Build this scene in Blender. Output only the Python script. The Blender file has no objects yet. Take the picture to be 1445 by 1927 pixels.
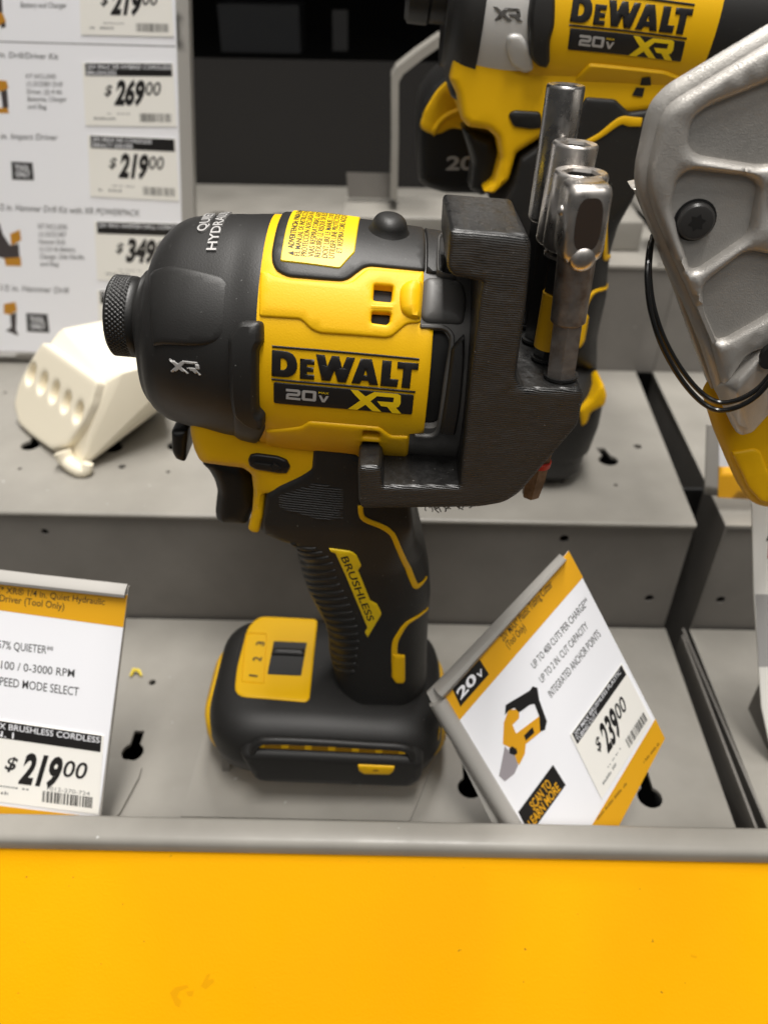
import bpy, bmesh, math, random
import numpy as np
from math import cos, sin, tan, radians, pi, sqrt, atan2
from mathutils.geometry import delaunay_2d_cdt
from mathutils import Vector

# ------------------------------------------------------------------ camera, light, exposure
S = 0.001                                   # everything below is written in millimetres
SC = bpy.context.scene
COL = SC.collection
TH, RO, HC, FP = radians(36.0), radians(1.1), 251.0, 1450.0
fw = np.array([0, cos(TH), -sin(TH)]); r0 = np.array([1.0, 0, 0]); u0 = np.array([0, sin(TH), cos(TH)])
RR = r0 * cos(RO) + u0 * sin(RO); UU = -r0 * sin(RO) + u0 * cos(RO); CO = np.array([0, 0, HC])
cd = bpy.data.cameras.new('camera'); cam = bpy.data.objects.new('camera', cd); COL.objects.link(cam)
from mathutils import Matrix
cam.matrix_world = Matrix([[RR[0], UU[0], -fw[0], 0], [RR[1], UU[1], -fw[1], 0], [RR[2], UU[2], -fw[2], HC * S], [0, 0, 0, 1]])
cd.sensor_fit = 'VERTICAL'; cd.sensor_height = 36; cd.lens = FP / 1927 * 36
cd.clip_start = 0.01; cd.clip_end = 20
cd.dof.use_dof = True; cd.dof.focus_distance = 0.188; cd.dof.aperture_fstop = 13.0
SC.camera = cam
W = bpy.data.worlds.new('World'); SC.world = W; W.use_nodes = True
bg = W.node_tree.nodes['Background']; bg.inputs[1].default_value = 1.0          # a dim hall under a pale ceiling
wt = W.node_tree; wc = wt.nodes.new('ShaderNodeTexCoord'); wx = wt.nodes.new('ShaderNodeSeparateXYZ'); wr = wt.nodes.new('ShaderNodeValToRGB')
wt.links.new(wc.outputs['Generated'], wx.inputs[0]); wm = wt.nodes.new('ShaderNodeMapRange'); wm.inputs[1].default_value = -1; wm.inputs[2].default_value = 1
wt.links.new(wx.outputs['Z'], wm.inputs[0]); wt.links.new(wm.outputs[0], wr.inputs[0]); wt.links.new(wr.outputs[0], bg.inputs[0])
els = wr.color_ramp.elements; els[0].position = 0.42; els[0].color = (0.05, 0.048, 0.045, 1); els[1].position = 0.9; els[1].color = (0.26, 0.255, 0.245, 1)
e_ = els.new(0.56); e_.color = (0.095, 0.093, 0.09, 1)

def area(name, loc, target, sx, sy, power, col=(1, 0.965, 0.92)):
    l = bpy.data.lights.new(name, 'AREA'); l.shape = 'RECTANGLE'; l.size = sx; l.size_y = sy; l.energy = power; l.color = col
    o = bpy.data.objects.new(name, l); COL.objects.link(o); o.location = loc
    o.rotation_euler = (Vector(target) - Vector(loc)).to_track_quat('-Z', 'Y').to_euler()
    return o
area('ceiling_light_overhead', (0.05, 0.22, 1.35), (0.0, 0.22, 0.1), 1.1, 0.20, 29)
area('ceiling_light_aisle', (0.15, -0.75, 1.25), (0.0, 0.22, 0.15), 1.6, 0.35, 6.5)
vs = SC.view_settings
vs.view_transform = 'Standard'; vs.look = 'None'; vs.exposure = 0.0; vs.gamma = 1.0; vs.use_curve_mapping = False
SC.cycles.max_bounces = 6; SC.cycles.use_denoising = True

# ------------------------------------------------------------------ pixels of the photograph <-> points
def ray(x, y): return fw + RR * ((x - 722.5) / FP) + UU * ((963.5 - y) / FP)
def aty(x, y, Y): d = ray(x, y); return CO + d * (Y / d[1])
def atz(x, y, Z): d = ray(x, y); return CO + d * ((Z - HC) / d[2])
def proj(P):
    q = np.asarray(P, float) - CO; z = q @ fw
    return np.stack([722.5 + FP * (q @ RR) / z, 963.5 - FP * (q @ UU) / z], -1)
def V(*a): return np.array(a, float)

# ------------------------------------------------------------------ materials
MATS = {}
def mat(name, col, rough=0.5, metal=0.0, bump=None, var=None, spec=0.5, coat=0.0, rvar=None, emit=None, aniso=None, layers=None, specks=None):
    if name in MATS: return MATS[name]
    m = bpy.data.materials.new(name); m.use_nodes = True; nt = m.node_tree; N = nt.nodes; L = nt.links
    b = N['Principled BSDF']; b.inputs['Base Color'].default_value = (*col, 1); b.inputs['Roughness'].default_value = rough
    b.inputs['Metallic'].default_value = metal; b.inputs['Specular IOR Level'].default_value = spec; b.inputs['Coat Weight'].default_value = coat
    tc = N.new('ShaderNodeTexCoord')
    def noise(scale, detail=3, rg=0.55):
        n = N.new('ShaderNodeTexNoise'); n.inputs['Scale'].default_value = scale; n.inputs['Detail'].default_value = detail; n.inputs['Roughness'].default_value = rg
        L.new(tc.outputs['Object'], n.inputs['Vector']); return n
    cin = None
    if var:                                    # (scale, second colour, lo, hi)
        n = noise(var[0], 5); mr = N.new('ShaderNodeMapRange'); mr.inputs[1].default_value = var[2]; mr.inputs[2].default_value = var[3]
        L.new(n.outputs['Fac'], mr.inputs[0]); mx = N.new('ShaderNodeMix'); mx.data_type = 'RGBA'
        L.new(mr.outputs[0], mx.inputs[0]); mx.inputs[6].default_value = (*col, 1); mx.inputs[7].default_value = (*var[1], 1)
        L.new(mx.outputs[2], b.inputs['Base Color']); cin = mx.outputs[2]
    if specks:                                 # (scale, colour, threshold): dust and tiny scuffs
        n = noise(specks[0], 2); mr = N.new('ShaderNodeMapRange'); mr.inputs[1].default_value = specks[2]; mr.inputs[2].default_value = specks[2] + 0.03
        L.new(n.outputs['Fac'], mr.inputs[0]); mx = N.new('ShaderNodeMix'); mx.data_type = 'RGBA'
        L.new(mr.outputs[0], mx.inputs[0]); mx.inputs[7].default_value = (*specks[1], 1)
        if cin: L.new(cin, mx.inputs[6])
        else: mx.inputs[6].default_value = (*col, 1)
        L.new(mx.outputs[2], b.inputs['Base Color'])
    if rvar:
        n = noise(rvar[0], 4); mr = N.new('ShaderNodeMapRange'); mr.inputs[1].default_value = 0.3; mr.inputs[2].default_value = 0.7
        mr.inputs[3].default_value = rvar[1]; mr.inputs[4].default_value = rvar[2]
        L.new(n.outputs['Fac'], mr.inputs[0]); L.new(mr.outputs[0], b.inputs['Roughness'])
    h = None
    if bump:                                   # (scale, strength, distance in mm)
        n = noise(bump[0], 2); bp = N.new('ShaderNodeBump'); bp.inputs['Strength'].default_value = bump[1]; bp.inputs['Distance'].default_value = bump[2] * S
        L.new(n.outputs['Fac'], bp.inputs['Height']); L.new(bp.outputs[0], b.inputs['Normal']); h = bp
    if layers:                                 # (period mm, strength, distance mm): print layers
        mp = N.new('ShaderNodeMapping'); mp.inputs['Rotation'].default_value = (0, radians(-4.5), 0); L.new(tc.outputs['Object'], mp.inputs['Vector'])
        dn = noise(120, 3); ad = N.new('ShaderNodeMix'); ad.data_type = 'VECTOR'; ad.inputs[0].default_value = 0.0012
        L.new(mp.outputs[0], ad.inputs[4]); L.new(dn.outputs['Color'], ad.inputs[5])
        w = N.new('ShaderNodeTexWave'); w.bands_direction = 'Z'; w.inputs['Scale'].default_value = 2 * pi / (20 * layers[0] * S) ; w.inputs['Distortion'].default_value = 0.0
        L.new(ad.outputs[1], w.inputs['Vector'])
        ms = N.new('ShaderNodeMapping'); ms.inputs['Scale'].default_value = (90, 90, 1900); L.new(mp.outputs[0], ms.inputs['Vector']); n2 = noise(1, 3); L.new(ms.outputs[0], n2.inputs['Vector']); mu = N.new('ShaderNodeMath'); mu.operation = 'MULTIPLY_ADD'; L.new(n2.outputs['Fac'], mu.inputs[0]); mu.inputs[1].default_value = 0.5; L.new(w.outputs['Fac'], mu.inputs[2])
        bp = N.new('ShaderNodeBump'); bp.inputs['Strength'].default_value = layers[1]; bp.inputs['Distance'].default_value = layers[2] * S
        L.new(mu.outputs[0], bp.inputs['Height'])
        if h: L.new(h.outputs[0], bp.inputs['Normal'])
        L.new(bp.outputs[0], b.inputs['Normal'])
    if emit: b.inputs['Emission Color'].default_value = (*emit, 1); b.inputs['Emission Strength'].default_value = 1
    MATS[name] = m; return m

YEL = mat('yellow_plastic', (0.83, 0.47, 0.003), 0.45, bump=(2300, 0.3, 0.14), spec=0.3)
YELS = mat('yellow_satin_label', (0.88, 0.60, 0.006), 0.4)
BLK = mat('black_rubber', (0.0165, 0.0158, 0.0150), 0.47, bump=(2600, 0.3, 0.12), spec=0.42, specks=(1500, (0.22, 0.22, 0.21), 0.745))
BLKP = mat('black_plastic', (0.010, 0.0097, 0.0093), 0.42, bump=(2000, 0.12, 0.1))
BLKI = mat('black_ink', (0.011, 0.010, 0.010), 0.45)
DGR = mat('dark_grey_plastic', (0.088, 0.085, 0.081), 0.45, bump=(2000, 0.1, 0.1))
CAV = mat('cavity_black', (0.006, 0.006, 0.006), 0.6)
STEELB = mat('blackened_steel', (0.05, 0.048, 0.047), 0.38, 0.6)
SILV = mat('silver_print', (0.50, 0.49, 0.48), 0.4, 0.3)
CHROME = mat('worn_chrome', (0.74, 0.70, 0.66), 0.28, 1.0, bump=(500, 0.1, 0.1), rvar=(300, 0.22, 0.42))
STEEL = mat('dark_tool_steel', (0.40, 0.36, 0.33), 0.38, 0.9, bump=(900, 0.12, 0.08), rvar=(400, 0.3, 0.5), var=(220, (0.24, 0.18, 0.14), 0.45, 0.7))
CAST = mat('cast_aluminium', (0.50, 0.48, 0.45), 0.38, 0.5, bump=(3000, 0.6, 0.16), rvar=(900, 0.30, 0.46), var=(60, (0.46, 0.44, 0.41), 0.4, 0.65))
CASTP = mat('painted_silver', (0.60, 0.59, 0.57), 0.42, 0.25, bump=(3000, 0.3, 0.12))
PRINT = mat('printed_black_plastic', (0.0135, 0.0131, 0.0127), 0.34, layers=(0.5, 0.6, 0.17), rvar=(500, 0.26, 0.48), spec=0.6, specks=(900, (0.14, 0.135, 0.13), 0.72))
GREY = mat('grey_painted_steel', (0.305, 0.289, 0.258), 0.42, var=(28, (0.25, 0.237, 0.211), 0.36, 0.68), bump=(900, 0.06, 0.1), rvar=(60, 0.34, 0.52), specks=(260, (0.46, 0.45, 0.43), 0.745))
GREYD = mat('shaded_grey_steel', (0.19, 0.178, 0.162), 0.5, var=(30, (0.15, 0.14, 0.127), 0.35, 0.7), bump=(900, 0.06, 0.1), specks=(300, (0.30, 0.29, 0.27), 0.755))  # darker copy of the shelf grey: shade on upright faces put into the colour
GREYF = mat('grey_sign_frame', (0.38, 0.365, 0.34), 0.4, bump=(900, 0.05, 0.1))
PANY = mat('yellow_front_laminate', (0.93, 0.435, 0.0004), 0.6, bump=(1200, 0.45, 0.14), var=(9, (0.88, 0.40, 0.0004), 0.4, 0.7), rvar=(40, 0.48, 0.66), specks=(420, (0.40, 0.19, 0.01), 0.748), spec=0.12)
SMUD = mat('brown_smudge', (0.79, 0.36, 0.001), 0.7, spec=0.1)
WHITE = mat('white_card', (0.94, 0.945, 0.985), 0.45)
CREAM = mat('cream_price_paper', (0.93, 0.91, 0.855), 0.5)
HDR = mat('yellow_sign_band', (0.80, 0.40, 0.012), 0.4)
IVORY = mat('ivory_printed_plastic', (0.86, 0.79, 0.63), 0.42, bump=(500, 0.05, 0.1))
FADE = mat('faded_grey_ink', (0.20, 0.20, 0.20), 0.5)
ORNG = mat('printed_tool_orange', (0.55, 0.25, 0.02), 0.5)
DARKW = mat('dark_back_steel', (0.0085, 0.0073, 0.0065), 0.6)
VOID = mat('black_back_wall', (0.004, 0.004, 0.004), 0.9)
RED = mat('red_band', (0.5, 0.03, 0.02), 0.4)
WIRE = mat('black_wire', (0.008, 0.008, 0.008), 0.22)

# ------------------------------------------------------------------ objects
def root(name, loc, label, cat, group=None):
    o = bpy.data.objects.new(name, None); o.empty_display_size = 0.01; COL.objects.link(o)
    o.location = Vector([float(c) * S for c in loc]); o['label'] = label; o['category'] = cat
    if group: o['group'] = group
    return o
def worldloc(o):
    v = Vector((0, 0, 0))
    while o is not None: v = v + o.location; o = o.parent
    return np.array(v) / S
def mk(name, verts, faces, m, parent=None, smooth=True, label=None, ang=35):
    off = worldloc(parent) if parent is not None else np.zeros(3)
    v = (np.asarray(verts, float) - off) * S
    me = bpy.data.meshes.new(name); me.from_pydata(v.tolist(), [], [list(map(int, f)) for f in faces]); me.update()
    bm = bmesh.new(); bm.from_mesh(me); bmesh.ops.recalc_face_normals(bm, faces=bm.faces); bm.to_mesh(me); bm.free()
    if smooth:
        me.polygons.foreach_set('use_smooth', [True] * len(me.polygons)); me.set_sharp_from_angle(angle=radians(ang))
    me.materials.append(m); o = bpy.data.objects.new(name, me); COL.objects.link(o)
    if parent is not None: o.parent = parent
    if label: o['label'] = label
    return o
def thing(o, label, cat, group=None, kind=None):
    if label: o['label'] = label
    if cat: o['category'] = cat
    if group: o['group'] = group
    if kind: o['kind'] = kind
    return o
def structure(o): o['kind'] = 'structure'; return o
def join(parts):                               # [(verts, faces)...] -> one
    vs_, fs_ = [], []
    for v, f in parts:
        k = len(vs_); vs_ += [tuple(p) for p in v]; fs_ += [[i + k for i in q] for q in f]
    return vs_, fs_
def hexa(p):                                   # 8 points: bottom loop of 4, top loop of 4
    return [tuple(q) for q in p], [[0, 3, 2, 1], [4, 5, 6, 7], [0, 1, 5, 4], [1, 2, 6, 5], [2, 3, 7, 6], [3, 0, 4, 7]]
def box(x0, x1, y0, y1, z0, z1):
    return hexa([(x0, y0, z0), (x1, y0, z0), (x1, y1, z0), (x0, y1, z0), (x0, y0, z1), (x1, y0, z1), (x1, y1, z1), (x0, y1, z1)])
def bevel(o, w, seg=3, ang=40):
    me = o.data; bm = bmesh.new(); bm.from_mesh(me)
    es = [e for e in bm.edges if len(e.link_faces) == 2 and e.calc_face_angle(0) > radians(ang)]
    bmesh.ops.bevel(bm, geom=es, offset=w * S, segments=seg, profile=0.5, affect='EDGES', clamp_overlap=True)
    bm.to_mesh(me); bm.free()
    me.polygons.foreach_set('use_smooth', [True] * len(me.polygons)); me.set_sharp_from_angle(angle=radians(50))
    return o
def tube(pts, r, n=10, closed=False, caps=True):
    P = np.asarray(pts, float); K = len(P); rs = np.full(K, r) if np.isscalar(r) else np.asarray(r, float)
    T = np.gradient(P, axis=0) if not closed else (np.roll(P, -1, 0) - np.roll(P, 1, 0))
    T /= np.linalg.norm(T, axis=1)[:, None] + 1e-12
    a = V(0, 0, 1) if abs(T[0][2]) < 0.9 else V(1, 0, 0)
    u = np.cross(T[0], a); u /= np.linalg.norm(u); vs_, fs_ = [], []
    for i in range(K):
        u = u - T[i] * (u @ T[i]); u /= np.linalg.norm(u) + 1e-12; w = np.cross(T[i], u)
        for k in range(n):
            t = 2 * pi * k / n; vs_.append(P[i] + rs[i] * (u * cos(t) + w * sin(t)))
    for i in range(K if closed else K - 1):
        for k in range(n):
            j = (i + 1) % K; fs_.append([i * n + k, i * n + (k + 1) % n, j * n + (k + 1) % n, j * n + k])
    if caps and not closed: fs_ += [list(range(n))[::-1], list(range((K - 1) * n, K * n))]
    return vs_, fs_
def spin(A, ax, prof, n=32, hexn=None, phase=0.0, caps=True):
    """solid of revolution about the line A + t*ax; prof = [(t, r)...]; hexn: polygon with that many flats"""
    ax = np.asarray(ax, float); ax = ax / np.linalg.norm(ax)
    u = np.cross(ax, V(0, 1, 0)); u /= np.linalg.norm(u); w = np.cross(ax, u); vs_, fs_ = [], []
    n = hexn or n
    for t, r in prof:
        for k in range(n):
            a = 2 * pi * k / n + phase; vs_.append(A + ax * t + r * (u * cos(a) + w * sin(a)))
    for i in range(len(prof) - 1):
        for k in range(n): fs_.append([i * n + k, i * n + (k + 1) % n, (i + 1) * n + (k + 1) % n, (i + 1) * n + k])
    if caps: fs_ += [list(range(n))[::-1], list(range((len(prof) - 1) * n, len(prof) * n))]
    return vs_, fs_

# ------------------------------------------------------------------ outlines
def catmull(P, k=6, closed=False):
    P = np.asarray(P, float); n = len(P); out = []
    rng = range(n) if closed else range(n - 1)
    for i in rng:
        p0 = P[(i - 1) % n] if closed or i > 0 else P[i]; p1 = P[i]; p2 = P[(i + 1) % n]; p3 = P[(i + 2) % n] if closed or i + 2 < n else p2
        for j in range(k):
            t = j / k; out.append(0.5 * (2 * p1 + (p2 - p0) * t + (2 * p0 - 5 * p1 + 4 * p2 - p3) * t * t + (3 * p1 - p0 - 3 * p2 + p3) * t ** 3))
    if not closed: out.append(P[-1])
    return np.array(out)
def fillet(P, r, n=4):
    P = np.asarray(P, float); K = len(P); out = []
    rr = np.full(K, r) if np.isscalar(r) else np.asarray(r, float)
    for i in range(K):
        a, b, c = P[i - 1], P[i], P[(i + 1) % K]; la, lc = np.linalg.norm(a - b), np.linalg.norm(c - b)
        d = min(rr[i], 0.45 * la, 0.45 * lc)
        if d < 1e-6: out.append(b); continue
        s = b + (a - b) * d / la; e = b + (c - b) * d / lc
        for j in range(n + 1):
            t = j / n; out.append((1 - t) ** 2 * s + 2 * t * (1 - t) * b + t * t * e)
    return np.array(out)
def densify(P, step):
    P = np.asarray(P, float); out = []
    for i in range(len(P)):
        a, b = P[i], P[(i + 1) % len(P)]; k = max(1, int(math.ceil(np.linalg.norm(b - a) / step)))
        for j in range(k): out.append(a + (b - a) * j / k)
    return np.array(out)
def seg_dist(Q, P):
    Q = np.asarray(Q, float); A = P; B = np.roll(P, -1, 0); D = B - A; L2 = (D * D).sum(1) + 1e-12
    best = np.full(len(Q), 1e9)
    for i in range(len(A)):
        w = Q - A[i]; t = np.clip((w @ D[i]) / L2[i], 0, 1); e = w - t[:, None] * D[i]
        best = np.minimum(best, (e * e).sum(1))
    return np.sqrt(best)
def inside(Q, P):
    x, y = Q[:, 0], Q[:, 1]; r = np.zeros(len(Q), bool); n = len(P)
    for i in range(n):
        x1, y1 = P[i]; x2, y2 = P[(i + 1) % n]
        if y1 == y2: continue
        c = ((y1 > y) != (y2 > y)) & (x < (x2 - x1) * (y - y1) / (y2 - y1) + x1); r ^= c
    return r
def strip(P, w, taper=(1, 1)):                 # polyline -> band polygon; w scalar or list
    P = np.asarray(P, float); T = np.gradient(P, axis=0); T /= np.linalg.norm(T, axis=1)[:, None] + 1e-12
    Nn = np.stack([-T[:, 1], T[:, 0]], -1); ww = np.full(len(P), w) if np.isscalar(w) else np.interp(np.linspace(0, 1, len(P)), np.linspace(0, 1, len(w)), w)
    return np.concatenate([P + Nn * ww[:, None] / 2, (P - Nn * ww[:, None] / 2)[::-1]])

# ------------------------------------------------------------------ surfaces: pt(uv, off) -> points, pick(px) -> uv
class Plane:
    def __init__(s, o, eu, ev):
        s.o = np.asarray(o, float); s.eu = np.asarray(eu, float) / np.linalg.norm(eu); ev = np.asarray(ev, float)
        ev = ev - s.eu * (ev @ s.eu); s.ev = ev / np.linalg.norm(ev); s.n = np.cross(s.eu, s.ev)
        if s.n @ (CO - s.o) < 0: s.n = -s.n
    def pt(s, uv, off):
        uv = np.asarray(uv, float); off = np.broadcast_to(off, (len(uv),))
        return s.o + uv[:, :1] * s.eu + uv[:, 1:] * s.ev + off[:, None] * s.n
    def pick(s, x, y):
        d = ray(x, y); p = CO + d * (((s.o - CO) @ s.n) / (d @ s.n)) - s.o
        return V(p @ s.eu, p @ s.ev)
class Slab:                                    # a cushioned solid: outline in x,z; half depth b; rounding rho(x,z)
    def __init__(s, poly, Y, b, rho, power=2.0, bf=None):
        s.poly = np.asarray(poly, float); s.Y = Y; s.b = b; s.rho = rho; s.pw = power; s.bf = bf
    def depth(s, Q):
        d = seg_dist(Q, s.poly); d = np.where(inside(Q, s.poly), d, 0)
        rho = s.rho(Q) if callable(s.rho) else s.rho
        b = s.bf(Q) if s.bf else s.b; rho = np.minimum(rho, b); t = np.clip(d / rho, 0, 1); p = (1 - (1 - t) ** s.pw) ** (1 / s.pw)
        return b - rho + rho * p
    def near(s, Q): return s.Y - s.depth(Q)
    def pt(s, uv, off):
        uv = np.asarray(uv, float); off = np.broadcast_to(off, (len(uv),)); e = 0.3
        y = s.near(uv); yx = (s.near(uv + V(e, 0)) - s.near(uv - V(e, 0))) / (2 * e); yz = (s.near(uv + V(0, e)) - s.near(uv - V(0, e))) / (2 * e)
        n = np.stack([yx, -np.ones(len(uv)), yz], -1); n[:, [0, 2]] = np.clip(n[:, [0, 2]], -2, 2); n /= np.linalg.norm(n, axis=1)[:, None]
        return np.stack([uv[:, 0], y, uv[:, 1]], -1) + n * off[:, None]
    def pick(s, x, y):
        yy = s.Y - s.b
        for _ in range(14):
            p = aty(x, y, yy); yn = s.near(np.array([[p[0], p[2]]]))[0]; yy = 0.5 * yy + 0.5 * yn
        p = aty(x, y, yy); return V(p[0], p[2])
def pchip(x, xs, ys):
    xs = np.asarray(xs, float); ys = np.asarray(ys, float); h = np.diff(xs); d = np.diff(ys) / h; m = np.zeros(len(xs))
    for i in range(1, len(xs) - 1):
        if d[i - 1] * d[i] > 0:
            w1, w2 = 2 * h[i] + h[i - 1], h[i] + 2 * h[i - 1]; m[i] = (w1 + w2) / (w1 / d[i - 1] + w2 / d[i])
    m[0], m[-1] = d[0], d[-1]
    i = np.clip(np.searchsorted(xs, x) - 1, 0, len(h) - 1); t = np.clip((x - xs[i]) / h[i], 0, 1)
    return ys[i] * (1 + 2 * t) * (1 - t) ** 2 + h[i] * m[i] * t * (1 - t) ** 2 + ys[i + 1] * t * t * (3 - 2 * t) + h[i] * m[i + 1] * t * t * (t - 1)
class Loft:                                    # sections along ex; u = s (mm), v = angle * 30
    K = 30.0
    def __init__(s, O, ex, ez, st):
        s.O, s.ex, s.ez = O, ex, ez; s.st = np.asarray(st, float); s._g = None
    def raw(s, u, v):
        st = s.st; f = lambda k: pchip(u, st[:, 0], st[:, k]); ph = v / s.K
        zc, at, ab, b, n = f(1), f(2), f(3), f(4), f(5); c, sn = np.cos(ph), np.sin(ph)
        y = -b * np.sign(c) * np.abs(c) ** (2 / n); z = zc + np.where(sn > 0, at, ab) * np.sign(sn) * np.abs(sn) ** (2 / n)
        return s.O + u[:, None] * s.ex + y[:, None] * V(0, 1, 0) + z[:, None] * s.ez
    def axis(s, u): return s.O + u[:, None] * s.ex + pchip(u, s.st[:, 0], s.st[:, 1])[:, None] * s.ez
    def pt(s, uv, off):
        uv = np.asarray(uv, float); u, v = uv[:, 0], uv[:, 1]; off = np.broadcast_to(off, (len(uv),)); e = 0.15
        u = np.clip(u, s.st[0, 0], s.st[-1, 0])
        P = s.raw(u, v); n = np.cross(s.raw(u + e, v) - s.raw(u - e, v), s.raw(u, v + e) - s.raw(u, v - e))
        n /= np.linalg.norm(n, axis=1)[:, None] + 1e-12; sg = np.sign(((P - s.axis(u)) * n).sum(1)); n *= sg[:, None]
        return P + n * off[:, None]
    def pick(s, x, y):
        if s._g is None:
            U, Vv = np.meshgrid(np.linspace(s.st[0, 0], s.st[-1, 0], 90), np.radians(np.linspace(-85, 95, 120)) * s.K)
            uv = np.stack([U.ravel(), Vv.ravel()], -1); s._g = (uv, proj(s.pt(uv, 0)))
        uv, g = s._g; q = V(x, y); p = uv[np.argmin(((g - q) ** 2).sum(1))].copy()
        for _ in range(6):
            e = 0.05; a = proj(s.pt(np.array([p, p + V(e, 0), p + V(0, e)]), 0)); J = np.stack([(a[1] - a[0]) / e, (a[2] - a[0]) / e], -1)
            try: st = np.linalg.solve(J, q - a[0])
            except Exception: break
            k = np.linalg.norm(st); st *= min(1, 2.0 / (k + 1e-9))
            p2 = p + st; p2[1] = np.clip(p2[1], radians(-95) * s.K, radians(100) * s.K)
            if np.linalg.norm(proj(s.pt(p2[None], 0))[0] - q) > np.linalg.norm(a[0] - q) + 0.5: break
            p = p2
        return p
    def mesh(s, u0, u1, nu, nv=72, off=0.0, c0=True, c1=True):
        us = np.linspace(u0, u1, nu) if np.isscalar(nu) else np.asarray(nu)
        nu = len(us); vs_ = []
        for u in us:
            a = np.linspace(-pi, pi, nv, endpoint=False) * s.K; vs_.append(s.pt(np.stack([np.full(nv, u), a], -1), off))
        vs_ = np.concatenate(vs_); fs_ = [[i * nv + k, i * nv + (k + 1) % nv, (i + 1) * nv + (k + 1) % nv, (i + 1) * nv + k] for i in range(nu - 1) for k in range(nv)]
        if c0: fs_.append(list(range(nv))[::-1])
        if c1: fs_.append(list(range((nu - 1) * nv, nu * nv)))
        return vs_, fs_
def fit_loft(O, ex, ez, Y, top, bot, us, bfun, nfun):
    """sections whose silhouette meets the traced top and bottom outlines"""
    def prof(px):
        P = np.array([aty(x, y, Y) for x, y in px]) - O; s_ = P @ ex; z = P @ ez; o = np.argsort(s_); return s_[o], z[o]
    ts, tz = prof(top); bs, bz = prof(bot); st = []
    for u in us:
        zt = float(np.interp(u, ts, tz)); zb = float(np.interp(u, bs, bz)); t0, b0 = zt, zb; b = bfun(u, (zt - zb) / 2); n = nfun(u)
        M = lambda z: O + u * ex + z * ez
        e = proj(M(5.0)) - proj(M(-5.0)); k = np.linalg.norm(e) / 10; e = e / np.linalg.norm(e)
        for _ in range(5):
            L_ = Loft(O, ex, ez, [[u - 1, (zt + zb) / 2, (zt - zb) / 2, (zt - zb) / 2, b, n], [u + 1, (zt + zb) / 2, (zt - zb) / 2, (zt - zb) / 2, b, n]])
            a = np.linspace(-pi, pi, 90); pr = proj(L_.raw(np.full(90, u), a * 30)) @ e
            zt -= (pr.max() - proj(M(t0)) @ e) / k; zb -= (pr.min() - proj(M(b0)) @ e) / k
            b = bfun(u, (zt - zb) / 2)
        st.append([u, (zt + zb) / 2, (zt - zb) / 2, (zt - zb) / 2, b, n])
    return Loft(O, ex, ez, st)
def picks(surf, px): return np.array([surf.pick(x, y) for x, y in px])

# ------------------------------------------------------------------ raised shapes, solids, lettering
def fill(poly, holes, step, rings):
    B = densify(poly, step); loops = [B] + [densify(h, step * 0.7) for h in holes]; pts, edges = [], []
    for Lp in loops:
        k = len(pts); pts += [tuple(p) for p in Lp]; edges += [(k + i, k + (i + 1) % len(Lp)) for i in range(len(Lp))]
    nb = len(pts); allb = np.array(pts); extra = []
    def dist(Q): return np.min([seg_dist(Q, Lp) for Lp in loops], axis=0)
    def ins(Q):
        r = inside(Q, B)
        for Lp in loops[1:]: r &= ~inside(Q, Lp)
        return r
    for rg in rings:
        for Lp in loops:
            T = np.roll(Lp, -1, 0) - np.roll(Lp, 1, 0); T /= np.linalg.norm(T, axis=1)[:, None] + 1e-12
            for sg in (1, -1):
                Q = Lp + sg * rg * np.stack([-T[:, 1], T[:, 0]], -1); ok = ins(Q); Q = Q[ok]
                if len(Q): extra.append(Q[dist(Q) > rg * 0.93])
    lo, hi = B.min(0), B.max(0); gs = step * 1.3
    gx, gy = np.meshgrid(np.arange(lo[0], hi[0], gs), np.arange(lo[1], hi[1], gs * 0.87)); gx = gx + (np.arange(gx.shape[0])[:, None] % 2) * gs / 2
    Q = np.stack([gx.ravel(), gy.ravel()], -1)
    if len(Q):
        Q = Q[ins(Q)]
        if len(Q): extra.append(Q[dist(Q) > (max(rings) if rings else 0) + 0.45 * step])
    E = np.concatenate(extra) if extra else np.zeros((0, 2))
    allp = [Vector(p) for p in pts] + [Vector(p) for p in E.tolist()]
    ov, oe, of, orv, _, _ = delaunay_2d_cdt(allp, edges, [], 0, 1e-5)
    O2 = np.array([tuple(v) for v in ov]); back = {}
    for i, l in enumerate(orv):
        for j in l: back[j] = i
    F = [f for f in of]; C = np.array([O2[list(f)].mean(0) for f in F]); F = [f for f, k in zip(F, ins(C)) if k]
    lp, k = [], 0
    for Lp in loops: lp.append([back[k + i] for i in range(len(Lp))]); k += len(Lp)
    return O2, F, lp, dist(O2)
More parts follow.
